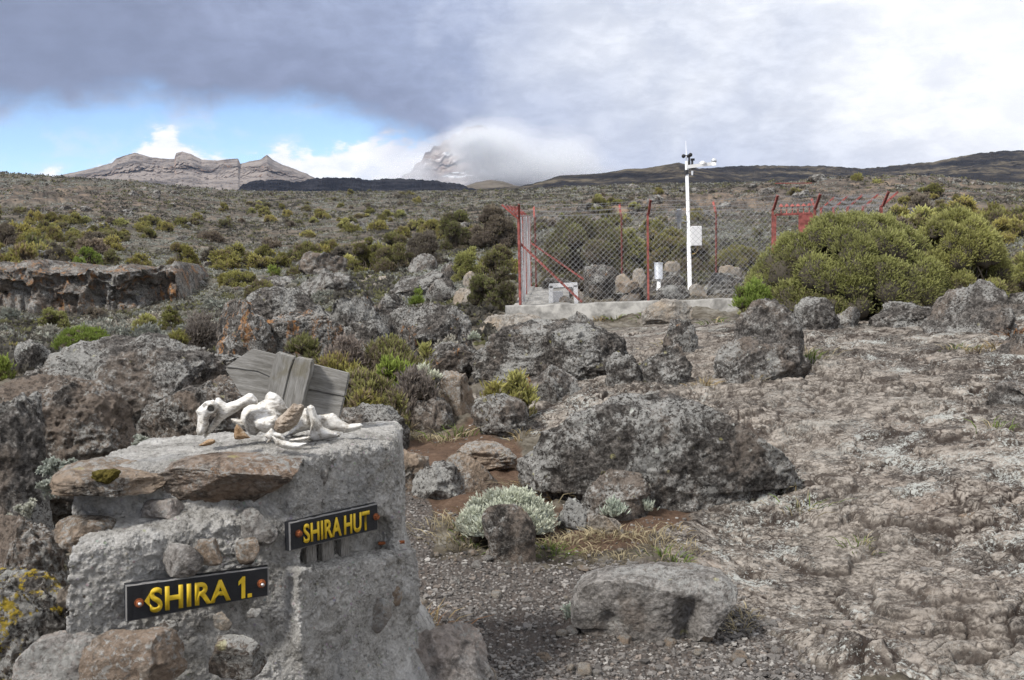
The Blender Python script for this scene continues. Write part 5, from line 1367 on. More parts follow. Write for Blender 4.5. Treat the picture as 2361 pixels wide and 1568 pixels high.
# boulders inside the enclosure
for a in [(1333, 1440, 608, 702, 'big black boulder with ochre flakes inside the fence', 'rock_flake', 22.2), (1412, 1492, 655, 702, 'dark boulder topped by pale stones inside the fence', 'rock_flake', 21.2),
          (1418, 1465, 630, 662, 'flat pale stone in the pile inside the fence', 'rock_pale', 21.6), (1456, 1492, 616, 664, 'upright pale stone in the pile inside the fence', 'rock_pale', 21.8), (1424, 1476, 646, 664, 'tan stone at the front of the pile inside the fence', 'rock_tan', 21.2),
          (1656, 1712, 611, 646, 'long pale stone under the right fence post', 'rock_pale', 23.4), (1583, 1637, 653, 698, 'rounded beige stone at the foot of the mast', 'rock_pale', 21.5),
          (1500, 1592, 658, 700, 'low dark rock in front of the mast', 'rock_dark', 21.0), (1524, 1570, 602, 634, 'pale stone behind the rain gauge', 'rock_pale', 23.8),
          (1480, 1580, 622, 690, 'dark rock behind the rain gauge', 'rock_dark', 23.6), (1600, 1720, 628, 694, 'dark rock right of the mast foot', 'rock_dark', 22.6),
          (1286, 1330, 682, 706, 'small tan rock under the white frame', 'rock_tan', 20.5), (1320, 1345, 662, 700, 'tan rock right of the white frame', 'rock_tan', 21.6), (1240, 1330, 640, 690, 'grey rock behind the white frame', 'rock_dark', 24.4)]:
    boulder(*a[:4], a[4], a[5], a[6], .8)
# ------------------------------------------------------------------ plants
UP = np.array([0, 0, 1.0])
def nrmz(v): return v / (np.linalg.norm(v, axis=-1, keepdims=True) + 1e-9)
def sprigs(C, D, L, Wd, cb, ct, k=2, rg=None, mid=.55):
    """leafy sprigs: k crossed diamond faces round each axis, darker wood at the base, leaf colour at the tip"""
    n = len(C); rg = rg or np.random.default_rng(1)
    a = np.cross(D, rg.normal(size=(n, 3))); a = nrmz(a); c = np.cross(D, a)
    Vs, Ts = [], []
    for j in range(k):
        th = math.pi * j / k; s = a * math.cos(th) + c * math.sin(th)
        bend = rg.normal(size=(n, 3)) * .12 * L[:, None]
        v = np.stack([C, C + D * (L * mid)[:, None] - s * (Wd / 2)[:, None], C + D * L[:, None] + bend, C + D * (L * mid)[:, None] + s * (Wd / 2)[:, None]], 1)
        Vs.append(v.reshape(-1, 3))
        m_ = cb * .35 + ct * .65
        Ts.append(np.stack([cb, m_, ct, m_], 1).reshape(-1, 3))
    V = np.concatenate(Vs); T = np.concatenate(Ts)
    return V, np.arange(len(V)).reshape(-1, 4), T
PAL = {   # (leaf tip, leaf base, share of brown sprigs, brown tip)
 'green': ((0.510, 0.505, 0.200), (0.270, 0.265, 0.122), .06, (0.282, 0.230, 0.154)),
 'bright': ((0.358, 0.448, 0.109), (0.192, 0.211, 0.070), .03, (0.282, 0.243, 0.141)),
 'olive': ((0.384, 0.371, 0.122), (0.192, 0.166, 0.083), .15, (0.307, 0.243, 0.166)),
 'yellow': ((0.512, 0.480, 0.173), (0.243, 0.211, 0.102), .10, (0.346, 0.282, 0.179)),
 'mixed': ((0.333, 0.339, 0.134), (0.179, 0.160, 0.096), .42, (0.282, 0.230, 0.179)),
 'brown': ((0.34, 0.295, 0.225), (0.20, 0.165, 0.135), .5, (0.243, 0.205, 0.179)),
 'grey': ((0.346, 0.307, 0.275), (0.179, 0.154, 0.141), .4, (0.269, 0.237, 0.218)),
 'silver': ((.62, .66, .57), (.38, .395, .33), .03, (.5, .5, .43)),
 'cushion': ((.46, .46, .41), (.22, .21, .185), .25, (.29, .26, .225))}
def crown(size, nl, n, pal, seed, L, Wd, upb=.75, k=2, lumpr=(.15, .34), inner=.5, twigs=30, patch=.25, zmin=-.15, flatb=.0):
    """returns (foliage V, F, tint), (branches V, F, tint); base of the plant at the origin"""
    rg = np.random.default_rng(seed); w, d, h = size
    S = np.array([w / 2, d / 2, h])
    cs, rs_ = [], []
    for i in range(nl):
        th = rg.uniform(0, 2 * math.pi); ph = math.acos(rg.uniform(zmin, 1))
        r = rg.uniform(*lumpr)
        q = np.array([math.sin(ph) * math.cos(th), math.sin(ph) * math.sin(th), max(.0, math.cos(ph))]) * (1 - r * rg.uniform(.75, 1.0)) 
        cs.append(q); rs_.append(r)
    cs = np.array(cs); rs_ = np.array(rs_)
    lc = rg.uniform(.8, 1.2, nl); lb = rg.random(nl) < patch
    Sr = np.array([w / 2, d / 2, min(h, .55 * w)])
    ctr = cs * S
    e0 = (ctr[:, 0] - rs_ * Sr[0]).min(), (ctr[:, 0] + rs_ * Sr[0]).max(); e2 = (ctr[:, 2] + rs_ * Sr[2]).max()
    fx = w / (e0[1] - e0[0]); fz = h / e2
    ctr = (ctr - np.array([(e0[0] + e0[1]) / 2, 0, 0])) * np.array([fx, fx, fz]); Sr = Sr * np.array([fx, fx, 1])
    pick = rg.choice(nl, n, p=rs_ ** 2 / (rs_ ** 2).sum())
    dv = nrmz(rg.normal(size=(n, 3))); dv[:, 2] = np.where(dv[:, 2] < -.35, -dv[:, 2], dv[:, 2])
    P = ctr[pick] + dv * rs_[pick][:, None] * (1 - rg.random((n, 1)) ** 3 * .35) * Sr
    ok = P[:, 2] > .015 * h
    for j in range(nl):
        ok &= ~((np.linalg.norm((P - ctr[j]) / Sr, axis=1) < rs_[j] * .62) & (pick != j))
    P, dv, pick = P[ok], dv[ok], pick[ok]; n = len(P)
    ct, cb, br, bt = [np.array(x) if hasattr(x, '__len__') else x for x in PAL[pal]]
    hz = P[:, 2] / h
    isb = (rg.random(n) < br * (.5 + .8 * (1 - hz))) | (lb[pick] & (rg.random(n) < .55)) | ((hz < .28) & (rg.random(n) < .28))
    tip = np.where(isb[:, None], bt, ct) * (lc[pick] * rg.uniform(.78, 1.22, n))[:, None]
    base = cb * rg.uniform(.7, 1.2, (n, 1))
    D = nrmz(dv * .75 + UP * upb + rg.normal(size=(n, 3)) * .22)
    Pm = P + nrmz(dv) * (rg.random((n, 1)) ** 4 * .9 * L) + .16 * Sr * .3 * np.stack([fbm(P / (w * .11) + 3, 2, seed), fbm(P / (w * .11) + 7, 2, seed + 1), fbm(P / (w * .11) + 11, 2, seed + 2)], -1)
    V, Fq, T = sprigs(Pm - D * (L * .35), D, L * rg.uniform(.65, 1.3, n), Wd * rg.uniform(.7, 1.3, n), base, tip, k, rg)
    parts, tints = [], []
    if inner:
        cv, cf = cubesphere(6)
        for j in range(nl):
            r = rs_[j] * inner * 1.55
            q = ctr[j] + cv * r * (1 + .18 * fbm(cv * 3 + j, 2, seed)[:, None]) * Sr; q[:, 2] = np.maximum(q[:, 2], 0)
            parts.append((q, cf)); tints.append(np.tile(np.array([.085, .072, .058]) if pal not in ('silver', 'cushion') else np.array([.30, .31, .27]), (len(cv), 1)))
    for j in range(twigs):
        e = ctr[rg.integers(nl)] * rg.uniform(.9, 1.12); s0 = np.array([e[0] * .25 + rg.normal() * .04 * w, e[1] * .25 + rg.normal() * .04 * d, 0])
        m_ = (s0 + e) / 2 + rg.normal(size=3) * .06 * w; m_[2] = e[2] * rg.uniform(.3, .55)
        r0 = max(Wd * .30, h * .010)
        tv, tf = tube([s0, m_, e], [r0 * 1.5, r0, r0 * .5], 4, False)
        parts.append((tv, tf)); tints.append(np.tile(np.array([.14, .115, .095]) * rg.uniform(.7, 1.3), (len(tv), 1)))
    B = (*join(parts), np.concatenate(tints)) if parts else None
    return (V, Fq, T), B
def shrub(x0, x1, top, bot, pal, label, Y=None, seed=None, nl=None, cat='shrub', name='heath_shrub', group=None, depth=.85, mat='leaf', Lm=.075, Wm=.017, upb=.75, dens=1.0, patch=.25, lumpr=(.15, .34), inner=.5, twigs=None, kq=2, ground=True):
    xc = (x0 + x1) / 2
    if Y is None: Yb = float(hit(xc, bot - 2)[0][0, 1])
    else: Yb = Y
    mpp = Yb / F
    w = (x1 - x0) * mpp; d = w * depth; Yc = Yb + d * .35
    zt = at(xc, top, Yc)[2]; z0 = at(xc, bot, Yb)[2]
    if ground: z0 = min(z0, float(G(at(xc, bot, Yc)[0], Yc)) + .05)
    h = max(zt - z0, .05); seed = seed or int(x0 * 3 + top) % 9999
    px = mpp * 2.306
    L = max(Lm, 2.6 * px); Wd = max(Wm, .95 * px)
    nl = nl or int(np.clip(14 + (x1 - x0) / 8, 16, 80))
    n = int(np.clip(dens * 5.5 * w * h / (L * Wd * .5), 250, 110000))
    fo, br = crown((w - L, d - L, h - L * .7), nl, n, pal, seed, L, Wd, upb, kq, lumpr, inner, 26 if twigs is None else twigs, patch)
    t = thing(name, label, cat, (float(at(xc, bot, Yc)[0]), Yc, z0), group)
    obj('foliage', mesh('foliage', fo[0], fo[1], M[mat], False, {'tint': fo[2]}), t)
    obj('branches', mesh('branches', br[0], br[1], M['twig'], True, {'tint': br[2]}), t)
    return t
# the big one on the right
shrub(1690, 2215, 486, 724, 'green', 'huge rounded green heath bush hiding the right half of the fence', 13.2, 5, 170, depth=.7, Lm=.058, Wm=.0135, dens=1.6, patch=.04, lumpr=(.11, .21), inner=.5, twigs=90, upb=.42)
shrub(2060, 2338, 474, 700, 'green', 'second green heath bush joined to the right side of the huge rounded bush', 13.6, 15, 80, depth=.8, Lm=.058, Wm=.0135, dens=1.6, patch=.06, lumpr=(.14, .26), inner=.5, twigs=60, upb=.42)
shrub(2310, 2440, 575, 690, 'green', 'small green bush at the right edge beyond the two joined bushes', 15.5, 7, 20, patch=.2)
shrub(1690, 1790, 640, 722, 'bright', 'low green skirt of bush at the left foot of the huge bush', 13.0, 9, 16, patch=.1)
# clump right of the arrow board
shrub(640, 760, 770, 862, 'mixed', 'leftmost olive shrub of the clump behind the arrow board', 10.9, 11, upb=.9, patch=.2)
shrub(718, 870, 768, 862, 'grey', 'grey leafless looking shrub in the clump behind the arrow board', 10.7, 13, upb=.85)
shrub(800, 1000, 772, 882, 'mixed', 'long green brown shrub at the back of the clump', 10.8, 15, upb=.85)
shrub(690, 865, 808, 938, 'olive', 'bushy olive shrub beside the right end of the arrow board', 9.3, 17, upb=.95, patch=.1, twigs=10)
shrub(745, 930, 845, 966, 'mixed', 'brown green shrub in the middle front of the clump', 8.9, 19, upb=.95, patch=.35)
shrub(825, 995, 820, 952, 'bright', 'bright green shrub in the centre of the clump', 9.3, 21, upb=.85, patch=.15)
shrub(895, 1025, 842, 962, 'grey', 'twiggy grey green shrub at the right of the clump', 8.9, 23, upb=1.0, patch=.4)
shrub(800, 890, 892, 965, 'olive', 'low olive shrub at the front of the clump', 8.5, 25, upb=.95)
shrub(880, 950, 900, 968, 'mixed', 'low rusty shrub at the front right of the clump', 8.45, 27, upb=.95, patch=.5)
shrub(960, 1000, 790, 840, 'green', 'small green shrub against the dark rock right of the clump', 10.2, 29, upb=.85)
shrub(1110, 1180, 872, 950, 'olive', 'lower olive shrub growing from the grey topped rock', 8.3, 31, upb=.85, patch=.1)
shrub(1150, 1236, 848, 912, 'green', 'rounded green shrub growing from the grey topped rock', 8.6, 33, upb=.85, patch=.05)
shrub(940, 986, 664, 704, 'bright', 'small yellow green shrub among the ledge boulders', 15.8, 35, upb=.9, patch=.0)
# between ledge and fence
shrub(1012, 1110, 482, 582, 'mixed', 'tall old shrub with bare twisted trunks left of the fence', None, 37, patch=.4, twigs=50, inner=.42)
shrub(1085, 1195, 470, 580, 'brown', 'tall brown shrub with green crown beside the fence corner', None, 39, patch=.35, twigs=50)
shrub(800, 905, 545, 632, 'olive', 'left olive part of the shrub row left of the fence', None, 41)
shrub(865, 960, 532, 632, 'mixed', 'brown middle of the shrub row left of the fence', None, 43, patch=.5)
shrub(935, 1045, 528, 618, 'brown', 'grey brown right end of the shrub row left of the fence', None, 45, patch=.5)
shrub(960, 1040, 505, 560, 'yellow', 'yellowish shrub behind the shrub row', None, 46)
shrub(1040, 1125, 568, 652, 'green', 'green shrub between dark rock and fence', None, 47)
shrub(1100, 1196, 560, 660, 'mixed', 'brown green shrub touching the left side of the fence', None, 49, patch=.4)
shrub(1078, 1192, 612, 722, 'mixed', 'scrubby shrub in front of the fence corner', None, 51, 16, upb=.7, patch=.3)
# behind the fence
shrub(1232, 1480, 494, 668, 'mixed', 'large domed brown green shrub seen through the fence', None, 53, 44, patch=.35, lumpr=(.16, .3))
shrub(1380, 1500, 520, 650, 'green', 'green shrub right of the large domed shrub', None, 55)
shrub(1470, 1600, 522, 632, 'olive', 'olive shrub behind the rain gauge', None, 57)
shrub(1540, 1660, 540, 640, 'mixed', 'brownish shrub behind the mast', None, 59, patch=.4)
shrub(1640, 1770, 565, 640, 'olive', 'low olive shrub behind the right fence post', None, 61)
# left field
shrub(298, 385, 722, 795, 'green', 'green shrub behind the triangular boulder', None, 63)
shrub(365, 425, 705, 775, 'olive', 'upright olive shrub left of the dead grey shrub', None, 65)
shrub(380, 440, 760, 830, 'olive', 'small yellow green shrub at the foot of the dead grey shrub', None, 66)
shrub(410, 525, 716, 822, 'grey', 'windswept dead grey shrub beside the rust faced block', None, 67, upb=.4, patch=.2, twigs=120, dens=.8, inner=.4, Wm=.010, Lm=.13)
shrub(118, 268, 748, 822, 'bright', 'low bright green shrub behind the triangular boulder', None, 69, patch=.05)
shrub(88, 168, 709, 768, 'green', 'round dark green shrub in front of the cliff', None, 71)
shrub(190, 248, 706, 745, 'brown', 'small brown shrub at the foot of the cliff', None, 73)
shrub(-30, 40, 815, 880, 'bright', 'small green shrub at the left edge', None, 75)
shrub(10, 60, 790, 815, 'olive', 'low olive shrub near the left edge', None, 77)
shrub(384, 466, 556, 648, 'olive', 'umbrella shaped small tree with bare stems above the cliff', None, 79, 26, cat='tree', name='heath_tree', twigs=60, inner=.35, lumpr=(.18, .30))
for i_, (a_, b_, c_, d_, p_) in enumerate([(40, 118, 525, 578, 'olive'), (-15, 48, 512, 570, 'brown'), (100, 150, 520, 560, 'olive'), (165, 242, 570, 622, 'bright'), (232, 282, 575, 615, 'mixed'), (290, 352, 582, 618, 'olive'), (105, 160, 555, 615, 'brown'), (150, 200, 545, 580, 'mixed'),
        (460, 505, 565, 610, 'brown'), (515, 560, 585, 620, 'olive'), (555, 600, 580, 618, 'mixed'), (300, 350, 510, 540, 'yellow'), (400, 436, 500, 525, 'olive'), (440, 470, 490, 510, 'olive'), (505, 600, 622, 672, 'yellow'), (495, 545, 628, 672, 'olive'), (560, 640, 645, 690, 'mixed'), (600, 655, 610, 660, 'bright'),
        (450, 520, 530, 560, 'brown'), (715, 760, 560, 592, 'yellow'), (745, 790, 552, 590, 'olive'), (600, 650, 545, 575, 'brown'), (30, 60, 475, 495, 'mixed'), (690, 730, 530, 550, 'yellow'), (780, 840, 515, 540, 'yellow'), (845, 900, 505, 535, 'yellow'), (900, 950, 520, 550, 'olive')]):
    shrub(a_, b_, c_, d_, p_, ['small olive green heath shrub on the slope above the cliff', 'heath shrub on the open slope left of the fence'][a_ > 480], None, 100 + i_, group=['heath shrubs above the cliff', 'heath shrubs on the open slope'][a_ > 480], twigs=16)
# right behind
shrub(2340, 2420, 545, 600, 'yellow', 'pale yellow green shrub at the right edge', 24, 81)
shrub(2270, 2340, 500, 520, 'yellow', 'flat yellowish shrub on the slope at the far right', 45, 83)
shrub(1958, 1992, 399, 420, 'olive', 'small dark tree on top of the rocky bluff', None, 85, cat='tree', name='heath_tree')
shrub(2005, 2040, 412, 430, 'green', 'green bush on top of the rocky bluff', None, 87)

# ---- far shrubs, rocks and cushions: a few models of each, copied
slope_group = {'heath_shrub': ('small heath shrub scattered on the far slope', 'shrub', 'heath shrubs on the far slope'),
               'lava_rock': ('dark lava rock scattered on the far slope', 'rock', 'lava rocks on the far slope'),
               'cushion_plant': ('low silver grey cushion plant on the left field', 'cushion plant', 'grey cushion plants on the left field'),
               'stone': ('small loose stone lying on the gravel', 'stone', 'loose stones on the gravel')}
protos = {}
def proto(kind, me): protos.setdefault(kind, []).append(me)
for i_, p_ in enumerate(['olive', 'mixed', 'olive', 'mixed', 'brown', 'yellow', 'green']):
    fo, br = crown((1, .9, .62), 11, 900, p_, 900 + i_, .13, .055, .8, 2, (.2, .38), .5, 14, .3)
    V, Fq = join([fo[:2], br[:2]])
    proto('heath_shrub', mesh('heath_shrub', V, Fq, M['leaf'], False, {'tint': np.concatenate([fo[2], br[2]])}))
for i_ in range(5):
    V, Fq = rock_shape((1, .9, .75), 18, 700 + i_, 2.6, 6, .25, 2.0); V[:, 2] += .12
    proto('lava_rock', mesh('lava_rock', V, Fq, M[['rock_dark', 'rock_flake', 'rock_brown', 'rock_dark', 'rock_grey'][i_]]))
for i_ in range(4):
    fo, br = crown((1, .9, .42), 9, 700, 'cushion', 800 + i_, .10, .05, .5, 2, (.25, .42), .55, 4, .15)
    V, Fq = join([fo[:2], br[:2]])
    proto('cushion_plant', mesh('cushion_plant', V, Fq, M['silver'], False, {'tint': np.concatenate([fo[2], br[2]])}))
for i_ in range(4):
    V, Fq = rock_shape((1, .8, .6), 10, 600 + i_, 2.6, 6, .2, .5)
    proto('stone', mesh('stone', V, Fq, M[['rock_pale', 'rock_pinkgrey', 'rock_tan', 'rock_pinkgrey'][i_]]))
RG = np.random.default_rng(77)
def scatter(kind, P, s, sink=.0):
    lab, cat, grp = slope_group[kind]
    for p, sc in zip(P, s):
        o = obj(kind, protos[kind][int(RG.integers(len(protos[kind])))], None, (float(p[0]), float(p[1]), float(p[2]) - sink * sc))
        o.scale = (sc * RG.uniform(.85, 1.2), sc * RG.uniform(.85, 1.2), sc * RG.uniform(.75, 1.15)); o.rotation_euler = (0, 0, RG.uniform(0, 6.28))
        tag(o, lab, cat, grp)
def slope_pts(n, xr, yr, excl=None):
    px = RG.uniform(*xr, n * 3); py = RG.uniform(*yr, n * 3)
    P, ok = hit(px, py)
    if excl: ok &= ~np.array([any(a <= x <= b and c <= y <= d for a, b, c, d in excl) for x, y in zip(px, py)])
    P = P[ok & (P[:, 1] > 20) & (P[:, 1] < 560)]
    k = fbm(np.stack([P[:, 0] / (6 + P[:, 1] * .10), P[:, 1] / (12 + P[:, 1] * .16), 0 * P[:, 0]], -1), 3, 611) + RG.normal(size=len(P)) * .08
    P = P[np.argsort(-k)[:max(n, int(len(P) * .45))]]; P = P[RG.permutation(len(P))]
    return P[:n]
FEN = [(1180, 2100, 560, 760)]
P = np.concatenate([slope_pts(150, (-20, 1180), (470, 640), FEN), slope_pts(50, (1180, 2380), (430, 560), FEN), slope_pts(45, (-20, 1000), (418, 560)), slope_pts(14, (2050, 2230), (440, 500))])
scatter('heath_shrub', P, np.clip(RG.lognormal(math.log(1.35), .35, len(P)), .7, 2.6) * (1 + P[:, 1] / 500), .05)
P = np.concatenate([slope_pts(60, (-20, 1180), (440, 680), FEN), slope_pts(80, (1250, 2380), (415, 520), FEN), slope_pts(40, (60, 420), (410, 500))])
scatter('lava_rock', P, np.clip(RG.lognormal(math.log(1.0), .45, len(P)), .5, 2.6) * (.7 + P[:, 1] / 260), .1)
P = np.concatenate([slope_pts(105, (-20, 500), (690, 860)), slope_pts(50, (250, 800), (600, 720))])
scatter('cushion_plant', P, np.clip(RG.lognormal(math.log(.55), .35, len(P)), .3, 1.1), .03)

# ---- heath: the uncountable low cover of the slopes, one object
def heath():
    rg = np.random.default_rng(5); n = 155000
    a = rg.uniform(-.72, .72, n); lr = rg.uniform(math.log(15), math.log(540), n); rr = np.exp(lr)
    x = rr * np.sin(a); y = rr * np.cos(a)
    z = G(x, y); px, py = proj(np.stack([x, y, z], -1))
    keep = (Z_SLAB(px, py) < .3) & (Z_GRAV(px, py) < .3) & ~((px > 1150) & (px < 1760) & (py > 610) & (rr < 26)) & ~((px > 1640) & (rr < 17))
    keep &= ~((px > 480) & (px < 1110) & (py > 640) & (rr < 18.5))
    cl = fbm(np.stack([x / 9, y / 14, 0 * x], -1), 4, 401, .6); c2 = fbm(np.stack([x / 3, y / 4, 0 * x + 5], -1), 3, 402)
    keep &= rg.random(n) < .55 + .7 * np.maximum(c2, -.3)
    x, y, z, rr, px, cl, c2 = [q[keep] for q in (x, y, z, rr, px, cl, c2)]; n = len(x)
    typ = np.digitize(cl + rg.normal(size=n) * .16 + .10 * (px < 500), [-.12, .0, .14])
    typ = np.where(rg.random(n) < .20, rg.integers(0, 4, n), typ)
    TC = np.array([(.155, .14, .12), (.245, .235, .115), (.28, .255, .20), (.45, .445, .40)]); BC = np.array([(.08, .07, .06), (.11, .10, .06), (.15, .135, .115), (.25, .24, .21)])
    sz = (rg.uniform(2.6, 7.0, n) * rr / F + rg.uniform(.06, .20, n)) * np.array([1.15, 1.1, .9, .85])[typ]
    kk = 9
    d = nrmz(rg.normal(size=(n, kk, 3)) * np.array([1, 1, .8]) + np.array([0, 0, .55])); d[..., 2] = np.abs(d[..., 2])
    c = np.stack([x, y, z], -1)[:, None, :] + d * (sz * .35)[:, None, None] * np.array([1.3, 1.3, .8])
    sh = rg.uniform(.75, 1.25, (n, kk, 1))
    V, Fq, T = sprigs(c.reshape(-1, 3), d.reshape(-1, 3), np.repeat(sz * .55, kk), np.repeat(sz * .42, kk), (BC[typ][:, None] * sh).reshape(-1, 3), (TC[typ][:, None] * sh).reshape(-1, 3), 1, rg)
    tag(obj('heath', mesh('heath', V, Fq, M['leaf'], False, {'tint': T})), kind='stuff')
heath()

# ---- silver everlasting plants near the camera
shrub(1038, 1292, 1126, 1236, 'silver', 'dense silver white everlasting bush behind the dark pitted rock', 5.32, 201, 60, 'everlasting bush', 'everlasting_bush', None, .75, 'silver', .032, .0095, .75, 2.2, .02, (.18, .30), .58, 20, 2)
shrub(1382, 1448, 1146, 1192, 'silver', 'small silver everlasting tuft below the broad hump', 5.75, 203, 8, 'everlasting bush', 'everlasting_bush', None, .8, 'silver', .035, .011, 1.2, .7, .0, (.25, .4), .35, 12, 2, ground=False)
shrub(1452, 1512, 1144, 1180, 'silver', 'sparse silver everlasting sprigs beside a green leafy stem', 5.85, 205, 7, 'everlasting bush', 'everlasting_bush', None, .8, 'silver', .035, .011, 1.2, .5, .0, (.25, .4), .3, 12, 2, ground=False)
shrub(1296, 1326, 1392, 1468, 'silver', 'silver everlasting sprigs at the left end of the loose block', 4.3, 207, 6, 'everlasting bush', 'everlasting_bush', None, .6, 'silver', .026, .008, .8, .9, .0, (.3, .45), .35, 6, 2, ground=False)
shrub(1536, 1590, 1446, 1476, 'cushion', 'grey green cushion tucked under the loose block', 4.2, 209, 6, 'everlasting bush', 'everlasting_bush', None, .6, 'silver', .022, .008, .5, .9, .0, (.3, .45), .4, 4, 2, ground=False)
shrub(1395, 1465, 915, 965, 'silver', 'silver everlasting sprigs on top of the huge lava hump', 6.35, 211, 8, 'everlasting bush', 'everlasting_bush', None, .6, 'silver', .035, .011, 1.1, .5, .0, (.25, .4), .3, 14, 2, ground=False)
shrub(958, 1016, 838, 872, 'silver', 'silver grey everlasting beside the twiggy shrub', 9.2, 213, 7, 'everlasting bush', 'everlasting_bush', None, .6, 'silver', .05, .015, .8, .8, .0, (.25, .4), .4, 6, 2, ground=False)
shrub(1000, 1064, 772, 808, 'cushion', 'grey everlasting clump below the whitish block', 12.4, 215, 8, 'everlasting bush', 'everlasting_bush', None, .6, 'silver', .05, .018, .8, .8, .0, (.25, .4), .45, 6, 2, ground=False)
shrub(1078, 1110, 765, 785, 'silver', 'small pale cushion under the whitish block', 12.9, 216, 6, 'everlasting bush', 'everlasting_bush', None, .6, 'silver', .04, .018, .6, .8, .0, (.25, .4), .45, 4, 2, ground=False)
def candelabra(name, label, px, py, Y, h, n, seed, spread=.55):
    """loose silver plant: forking stems clothed in short white leaves"""
    rg = np.random.default_rng(seed); stems = []
    def grow(p, d, L, lev):
        m_ = p + d * L * .5 + rg.normal(size=3) * L * .06; e = p + d * L + rg.normal(size=3) * L * .08
        stems.append((p, m_, e, lev))
        if lev < 3:
            for _ in range(rg.integers(2, 4)):
                grow(e, nrmz(d + rg.normal(size=3) * spread + UP * .25), L * rg.uniform(.55, .8), lev + 1)
    base = at(px, py, Y)
    for _ in range(n): grow(rg.normal(size=3) * np.array([.05, .03, .005]) * h / .2, nrmz(UP + rg.normal(size=3) * spread), h * .36, 1)
    B = join([tube(s[:3], [.0035, .003, .0025], 5, False) for s in stems])
    C, D = [], []
    for p, m_, e, lev in stems:
        k = 26 if lev > 1 else 12
        u = rg.random(k) ** .7; q = p + (e - p) * u[:, None]; ax = nrmz(e - p)
        rd = np.cross(ax, rg.normal(size=(k, 3))); rd = nrmz(rd)
        C.append(q); D.append(nrmz(rd + ax * .9))
    C = np.concatenate(C); D = np.concatenate(D); N_ = len(C)
    ct = np.array([.52, .53, .475]) * rg.uniform(.8, 1.15, (N_, 1)); cb = np.array([.33, .34, .29]) * rg.uniform(.8, 1.1, (N_, 1))
    V, Fq, T = sprigs(C, D, rg.uniform(.011, .019, N_), rg.uniform(.005, .008, N_), cb, ct, 2, rg)
    t = thing(name, label, 'everlasting bush', tuple(base))
    obj('foliage', mesh('foliage', V, Fq, M['silver'], False, {'tint': T}), t)
    obj('branches', mesh('branches', *B, M['silver'], True, {'tint': np.tile(np.array([.36, .36, .32]), (len(B[0]), 1))}), t)
candelabra('everlasting_bush', 'forking silver plant low beside the cairn, left of the shoulder stone', 60, 1192, 3.75, .085, 5, 301)
candelabra('everlasting_bush', 'taller forking silver plant left of the cairn cap stone', 118, 1150, 3.85, .10, 5, 303)
candelabra('everlasting_bush', 'silver plant with dense head between the left boulders and the cairn', 130, 1100, 4.0, .10, 6, 305, .45)
candelabra('everlasting_bush', 'silver plant peeping over the back edge of the cairn top', 325, 1040, 4.4, .085, 9, 307, .5)

